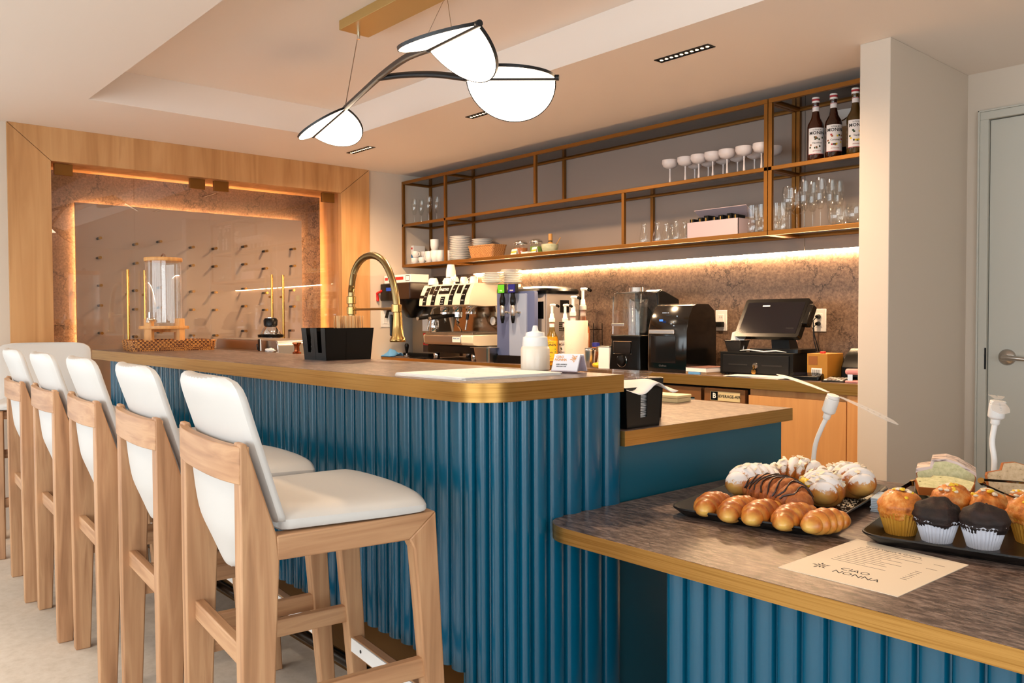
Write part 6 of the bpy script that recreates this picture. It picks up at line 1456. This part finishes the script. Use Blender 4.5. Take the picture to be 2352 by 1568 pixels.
minis = [(1634, 1160, 98, 'mini croissant at the left end of the front row'), (1692, 1171, 96, 'second mini croissant of the front row'), (1746, 1179, 94, 'middle mini croissant of the front row'), (1818, 1188, 94, 'fourth mini croissant of the front row'), (1892, 1200, 75, 'mini croissant at the right end of the front row')]
for i, (px, py, a, lab) in enumerate(minis):
    p = zp(px, py, TB+0.028)
    t = thing('mini_croissant', 'golden '+lab, 'croissant', (p.x, p.y, TB), R(a), 'mini croissants')
    crust(croissant_mb((0.16, 0.19, 0.18, 0.2, 0.15)[i], 0.037, 0.5, 5+i % 2, 0.75, 44, 18, 0.012, i), M_cr, t)
flk = MB().lathe([(0.001, 0), (0.006, 0.0), (0.0075, 0.0005), (0.006, 0.001), (0.001, 0.001)], 8, cap=False).mesh('almond_flake', 0); flk.materials.append(M_alm)
flk2 = flk
bigs = [(1730, 1105, 0.18, 0.058, 70, 'sugar-dusted almond croissant at the left of the tray', 14, 0), (1832, 1088, 0.19, 0.057, 20, 'almond croissant at the back of the tray', 26, 0), (1888, 1122, 0.18, 0.057, -50, 'almond croissant split open with yellow custard', 24, 1), (1950, 1104, 0.19, 0.058, -25, 'almond croissant at the right of the tray', 34, 0)]
for i, (px, py, L_, r, a, lab, nf, cust) in enumerate(bigs):
    p = zp(px, py, TB+0.05)
    t = thing('almond_croissant', lab, 'croissant', (p.x, p.y, TB), R(a), 'almond croissants')
    crust(croissant_mb(L_, r, 0.45, 6, 0.82, 48, 20, 0.03, 20+i), M_crs, t)
    rg = random.Random(40+i)
    for k in range(nf):
        u = rg.uniform(-0.7, 0.7); b = R(rg.uniform(25, 155)); env = (1-abs(u)**2.2)**0.62
        cx = u*L_/2*0.95; ry = r*(0.12+0.88*env)
        pos = (cx, -(1-math.cos(u*0.45))/0.45*L_/2+math.cos(b)*ry*1.05, r*0.82+math.sin(b)*ry*1.0)
        s_ = rg.uniform(0.8, 1.25)
        inst(flk, 'almond_flake', t, pos, (R(90)-b+R(rg.uniform(-25, 25)) if False else R(rg.uniform(-30, 30)) - (b-R(90)), R(rg.uniform(-25, 25)), R(rg.uniform(0, 360))), (s_*1.25, s_*0.85, 1))
    if cust:
        MB().blob((0.0, -0.046, 0.068), (0.045, 0.013, 0.014), lambda v, q: q*(1+0.2*math.sin(9*v.x+4*v.z)), 20, 10).build('custard', M_custard, t, 60)
p = zp(1790, 1136, TB+0.05)
t = thing('chocolate_croissant', 'large croissant striped with dark chocolate in the middle of the tray', 'croissant', (p.x, p.y, TB), R(-22))
crust(croissant_mb(0.26, 0.058, 0.35, 7, 0.8, 56, 22, 0.035, 77), M_crx, t)
for k in range(9):
    u = -0.78+k*0.19; pts_ = []
    for q in range(11):
        b = R(15+q*15); uu = u+0.10*math.sin(q*0.9+k); env = max(0.05, 1-abs(uu)**2.2)**0.62; ry = 0.058*(0.12+0.88*env)*1.0
        ang = uu*0.35
        pts_.append((math.sin(ang)/0.35*0.13+math.sin(ang)*math.cos(b)*ry, -(1-math.cos(ang))/0.35*0.13+math.cos(ang)*math.cos(b)*ry*1.08, 0.0465+math.sin(b)*ry))
    MB().tube(pts_, 0.0026, 6).build('chocolate_drizzle', M_choc, t, 60)
# sugar dust and loose flakes on the tray
sgr = thing('sugar_spill', 'spilled icing sugar and almond flakes on the croissant tray', 'icing sugar', (0, 0, TB)); sgr['kind'] = 'stuff'
m = MB(); rg = random.Random(5)
for k in range(240):
    c_ = zp(1905+rg.gauss(45, 32), 1150+rg.gauss(4, 16), TB); s_ = rg.uniform(0.0008, 0.0045)
    lx = (Vector((c_.x, c_.y))-T1); q = Vector((lx.x*math.cos(-A1)-lx.y*math.sin(-A1), lx.x*math.sin(-A1)+lx.y*math.cos(-A1)))
    if abs(q.x) > 0.165 or abs(q.y) > 0.29: continue
    m.blob((c_.x, c_.y, 0.0006), (s_, s_*rg.uniform(0.6, 1.4), 0.0012), None, 6, 4)
m.build('sugar', M_alm, sgr, 0)['kind'] = 'stuff'
# muffins
M_mgold = bake_mat('muffin_gold', [(0.3, (150, 74, 20)), (0.5, (214, 124, 40)), (0.68, (236, 172, 96)), (0.8, (244, 210, 150))], 40, 0.5, 0.7)
M_mchoc = bake_mat('muffin_chocolate', [(0.3, (18, 9, 6)), (0.55, (40, 21, 15)), (0.72, (56, 30, 20)), (0.8, (116, 66, 38))], 34, 0.7, 1.0, coat=0)
M_linerg = mat('liner_gold', (196, 138, 44), 0.5); M_linerw = mat('liner_white', (216, 216, 226), 0.5)
def muffin(px, py, kind, lab, s=1.0, seed=1):
    p = zp(px, py, TB+0.02)
    t = thing('muffin', lab, 'muffin', (p.x, p.y, TB), rnd.uniform(0, 6), 'muffins'); rg = random.Random(seed)
    n_ = 72; rings = []
    for r0, z in ((0.036, 0.0), (0.043, 0.025), (0.051, 0.052), (0.055, 0.06)):
        rings.append([((r0+(0.0016 if j % 2 else -0.0016)*(0.4 if z == 0 else 1))*s*math.cos(2*math.pi*j/n_), (r0+(0.0016 if j % 2 else -0.0016))*s*math.sin(2*math.pi*j/n_), z*s+(0.002*math.sin(j*1.3) if z > 0.055 else 0)) for j in range(n_)])
    inner = [[(x*0.97, y*0.97, z) for x, y, z in r] for r in reversed(rings)]
    MB().loft(rings+inner, cap=True).build('paper_liner', M_linerw if kind else M_linerg, t, 0)
    ph = [rg.uniform(0, 6) for _ in range(6)]
    def fn(v, q):
        k = 1+0.07*math.sin(5*v.x+ph[0])*math.sin(4*v.y+ph[1])+0.05*math.sin(9*v.x+ph[2])*math.sin(8*v.y+ph[3])+0.03*math.sin(15*v.z+ph[4])
        q = q*k
        if q.z < 0: q.z *= 0.55; q.x *= 0.93; q.y *= 0.93
        return q
    MB().blob((0, 0, 0.060*s), (0.0605*s, 0.0605*s, 0.054*s), fn, 36, 22).build('cake_top', M_mchoc if kind else M_mgold, t, 70)
    if kind:
        for k in range(7):
            a = rg.uniform(0, 6.28); rr_ = rg.uniform(0.0, 0.036)*s
            MB().blob((rr_*math.cos(a), rr_*math.sin(a), (0.113-0.5*rr_)*s), (0.005, 0.004, 0.004), None, 8, 5).build('chocolate_chip', M_nut if k % 3 == 0 else M_choc, t, 40)
    else:
        for k in range(16):
            a = rg.uniform(0, 6.28); rr_ = rg.uniform(0.005, 0.044)*s
            MB().blob((rr_*math.cos(a), rr_*math.sin(a), (0.116-rr_*rr_*14)*s), (0.007, 0.006, 0.004), lambda v, q: q*(1+0.2*math.sin(7*v.x)), 8, 5).build('crumble', M_alm if k % 3 else M_custard, t, 40)
    return t
muffin(2068, 1205, 0, 'golden crumble muffin at the left front of the tray', 0.94, 1)
muffin(2152, 1222, 1, 'left chocolate muffin of the two at the front of the tray', 0.9, 2)
muffin(2258, 1236, 1, 'right chocolate muffin of the two at the front of the tray', 0.9, 3)
muffin(2188, 1180, 0, 'golden crumble muffin behind the left chocolate muffin', 0.84, 4)
muffin(2268, 1190, 0, 'golden muffin behind the right chocolate muffin', 0.8, 5)
muffin(2375, 1226, 0, 'golden muffin cut off by the right edge of the picture', 1.0, 6)
muffin(2346, 1188, 0, 'golden muffin below the banana bread slice', 0.76, 7)
# cake slices
M_crumbg = bake_mat('poppy_crumb', [(0.28, (70, 66, 48)), (0.36, (206, 204, 150)), (0.6, (228, 224, 176)), (0.8, (238, 234, 196))], 90, 0.8, 0.4)
M_crumbb = bake_mat('banana_crumb', [(0.3, (90, 66, 44)), (0.4, (204, 172, 130)), (0.7, (226, 198, 158))], 80, 0.8, 0.4)
M_crust = mat('loaf_crust', (176, 100, 36), 0.6); M_ice = grain('iced_top', [(0.35, (64, 36, 28)), (0.48, (226, 206, 196)), (0.7, (236, 222, 214))], (10, 60, 60), 0.5, dist=1.5)
def slice_(name, lab, p, rz, rx, w, h, th, crumb, ice):
    t = thing(name, lab, 'cake slice', p, rz)
    M_ = Matrix.Rotation(R(rx), 4, 'X')
    pts_ = [(-w/2*0.86, 0), (w/2*0.86, 0), (w/2, h*0.62), (w/2*0.96, h*0.7), (w*0.2, h*0.93), (0, h), (-w*0.2, h*0.96), (-w*0.24, h*0.78), (-w/2*0.96, h*0.7), (-w/2, h*0.62)]
    MB().loft([[(x*0.97, -th/2-0.0006, 0.002+z*0.965) for x, z in pts_], [(x*0.97, th/2+0.0006, 0.002+z*0.965) for x, z in pts_]], M=M_).build('crumb', crumb, t, 0)
    MB().loft([[(x, -th/2, z) for x, z in pts_], [(x, th/2, z) for x, z in pts_]], M=M_).build('crust', M_crust, t, 0)
    if ice:
        tp_ = [(w/2*1.02, h*0.60), (w/2*1.0, h*0.74), (w*0.2, h*0.98), (0, h*1.05), (-w*0.24, h*1.0), (-w*0.27, h*0.82), (-w/2*1.0, h*0.75), (-w/2*1.02, h*0.62), (-w/2*0.95, h*0.66), (-w*0.23, h*0.77), (-w*0.19, h*0.95), (0, h*0.985), (w*0.2, h*0.915), (w/2*0.95, h*0.68)]
        MB().loft([[(x, -th/2-0.001, z) for x, z in tp_], [(x, th/2+0.03, z) for x, z in tp_]], M=M_).build('icing', M_ice, t, 0)
    return t
p = zp(2172, 1136, TB+0.0); q = zp(2172, 1142, TB)
slice_('iced_loaf', 'upright iced poppy seed loaf end at the back of the tray', (q.x, q.y, TB), R(20), 0, 0.155, 0.115, 0.07, M_crumbg, True)
q = zp(2172, 1168, TB)
slice_('poppy_slice', 'poppy seed loaf slice lying flat before the iced loaf', (q.x, q.y-0.01, TB+0.045), R(20), -74, 0.15, 0.085, 0.024, M_crumbg, False)
q = zp(2330, 1168, TB)
slice_('banana_bread', 'tan banana bread slice at the right edge of the picture', (q.x, q.y, TB+0.02), R(28), -8, 0.14, 0.11, 0.03, M_crumbb, False)
# tongs
def tongs(lab, p, rz, L_=0.2, lift=0.05, m_=None):
    t = thing('serving_tongs', lab, 'tongs', p, rz, 'dark serving tongs')
    for s in (-1, 1):
        MB().loft([[(x, s*(0.004+0.03*math.sin(min(1, x/L_)*1.5)), 0.004+lift*(x/L_)*0), (x, s*(0.006+0.03*math.sin(min(1, x/L_)*1.5)), 0.004), (x, s*(0.006+0.03*math.sin(min(1, x/L_)*1.5)), 0.016), (x, s*(0.004+0.03*math.sin(min(1, x/L_)*1.5)), 0.016)] for x in [L_*i/12 for i in range(13)]]).build('arm', m_ or mat('tong_dark', (40, 32, 20), 0.15, 0.6), t, 30)
        MB().blob((L_, s*0.034, 0.01), (0.018, 0.004, 0.012), None, 12, 8).build('tip', m_ or MATS['tong_dark'], t, 40)
    MB().cyl((0, 0, 0.002), (0, 0, 0.018), 0.008).build('pivot', M_gold, t)
    return t
q = zp(2092, 1118, TB+0.03); tg_ = tongs('dark tongs leaning at the left side of the muffin tray', (q.x, q.y+0.02, TB+0.03), R(-85), 0.16); tg_.rotation_euler = (R(12), R(8), R(-80))
q = zp(2258, 1100, TB+0.11); tg2 = tongs('dark tongs resting across the banana bread', (q.x, q.y, TB+0.10), R(5), 0.22); tg2.rotation_euler = (R(60), R(6), R(-4))
# blue-white napkin stack between the trays
for i in range(8):
    tag(MB().b2((-0.028, -0.05, 0), (0.028, 0.05, 0.004)).build('side_napkin', mat('pale_blue_paper', (190, 206, 220), 0.7) if i == 0 else MATS['pale_blue_paper'], None, 0, loc=(-1.035, 2.30, PZ+0.0005+i*0.0048), rot=(0, 0, R(12+rnd.uniform(-3, 3)))), 'pale blue napkin stacked between the trays, %s from the bottom' % ORD[i], 'napkin', 'pale blue napkins')
# printed menu
mn = thing('printed_menu', 'cream printed menu card lying at the counter front', 'menu card', (-0.815, 1.758, PZ))
mc = [Vector((-0.946, 1.592)), Vector((-0.691, 1.592)), Vector((-0.679, 1.911)), Vector((-0.940, 1.938))]
o0 = Vector((-0.815, 1.758))
MB().prism([tuple(c_-o0) for c_ in mc], 0, 0.0012).build('card', mat('menu_cream', (243, 226, 202), 0.6), mn, 0)
def mline(y, a, b, h=0.0022, m_=None, nm='printed_line'): MB().b2((a, y, 0.0012), (b, y+h, 0.00135)).build(nm, m_ or mat('ink_brown', (96, 70, 54), 0.6) if 'ink_brown' not in MATS else (m_ or MATS['ink_brown']), mn, 0)
text('Greek Yogurt & Granola', 0.0125, M_ink, mn, frame((-0.015, 0.128, 0.00125), (1, 0, 0), (0, 1, 0)), ext=0.00012)
for k in range(11):
    y = 0.112-k*0.0135; mline(y, -0.085, -0.085+(0.14, 0.10, 0.15, 0.09, 0.12, 0.08, 0.13, 0.10, 0.11, 0.07, 0.12)[k], 0.0018)
    if k in (1, 4): mline(y, 0.085, 0.108, 0.0018)
for k in range(7): mline(0.02-k*0.012, 0.078, 0.092, 0.002)
text('CIAO', 0.026, M_ink, mn, frame((-0.005, -0.075, 0.00125), (1, 0, 0), (0, 1, 0)), ext=0.00012)
text('NONNA', 0.026, M_ink, mn, frame((0.01, -0.103, 0.00125), (1, 0, 0), (0, 1, 0)), ext=0.00012)
for k in range(10):
    a = R(k*36); c_ = Vector((-0.075+0.013*math.cos(a)*(1 if k % 2 else 0.55), -0.088+0.016*math.sin(a)*(1 if k % 2 else 0.55), 0.00135))
    M_ = frame(c_, (math.cos(a), math.sin(a), 0), (-math.sin(a), math.cos(a), 0))
    MB().add([(-0.007, 0, 0), (0, -0.0026, 0), (0.007, 0, 0), (0, 0.0026, 0)], [(0, 1, 2, 3)], M_).build('leaf_emblem', M_ink, mn, 0)
# fly fans
M_blade = mat('blade_film', (236, 236, 238), 0.3); M_blade.node_tree.nodes['Principled BSDF'].inputs['Alpha'].default_value = 0.45
M_spk = mat('blade_foil', (200, 214, 220), 0.15, 0.9)
def fly_fan(lab, base, neck, top, blade_dir, blade_len, droop):
    t = thing('fly_fan', lab, 'fan', base, 0, 'white fly fans')
    n_ = [Vector(q)-Vector(base) for q in neck]; tp_ = Vector(top)-Vector(base); ax = (tp_-n_[-1]).normalized()
    MB().lathe([(0.001, 0), (0.034, 0), (0.036, 0.004), (0.034, 0.03), (0.02, 0.036), (0.009, 0.038)], 24).build('foot', M_white, t, 40)
    MB().tube(smooth([(0, 0, 0.03)]+[tuple(q) for q in n_], 6), 0.0078, 10).build('gooseneck', M_white, t, 60)
    h0 = n_[-1]; M_ = frame(h0, ax.orthogonal(), ax.cross(ax.orthogonal()))
    L_ = (tp_-h0).length
    MB().lathe([(0.010, 0), (0.0125, 0.004), (0.0125, L_*0.22), (0.021, L_*0.30), (0.0225, L_*0.34), (0.0225, L_*0.84), (0.021, L_*0.86)], 20, M=M_).build('motor_head', M_white, t, 40)
    MB().lathe([(0.0215, L_*0.87), (0.0215, L_*0.97), (0.019, L_), (0.001, L_)], 20, cap=False, M=M_).build('hub_cap', M_white, t, 40)
    bd = Vector(blade_dir); bd = (bd-ax*bd.dot(ax)).normalized(); sd = ax.cross(bd)
    for s in (-1, 1):
        c_ = tp_+ax*0.002
        rows = []
        for i in range(9):
            u = i/8; wv = 0.009+0.013*math.sin(min(1, u*1.15)*math.pi*0.62); pp = c_+bd*s*(0.02+u*(blade_len-0.02))+Vector((0, 0, -droop*u*u))
            if u > 0.85: wv *= 1-0.75*((u-0.85)/0.15)**2
            rows.append([pp-sd*wv, pp+sd*wv, pp+sd*wv+ax*0.0008, pp-sd*wv+ax*0.0008])
        bo = MB().loft(rows).build('blade', M_blade, t, 30)
        for i in range(6):
            u = 0.3+0.1*i; pp = c_+bd*s*(0.02+u*(blade_len-0.02))+Vector((0, 0, -droop*u*u))+ax*0.001
            MB().lathe([(0.0022, 0), (0.0022, 0.0003)], 8, M=frame(pp, bd, sd)).build('foil_dot', M_spk, bo, 0)
    return t
Yf = 2.64
fb_ = yp(1868, 1075, Yf); 
fly_fan('white fly fan behind the croissant tray', (yp(1866, 1060, Yf).x, Yf, PZ), [yp(1868, 1058, Yf), yp(1873, 1020, Yf), yp(1886, 985, Yf), yp(1897, 962, Yf)], yp(1915, 907, Yf), yp(2085, 990, Yf)-yp(1912, 915, Yf), 0.225, 0.012)
fly_fan('white fly fan behind the muffin tray', (yp(2281, 1120, Yf+0.01).x, Yf+0.01, PZ), [yp(2281, 1115, Yf+0.01), yp(2284, 1060, Yf+0.01), yp(2279, 1015, Yf+0.01), yp(2285, 975, Yf+0.01)], yp(2293, 920, Yf+0.01), (0.35, -0.9, 0.1), 0.2, 0.012)
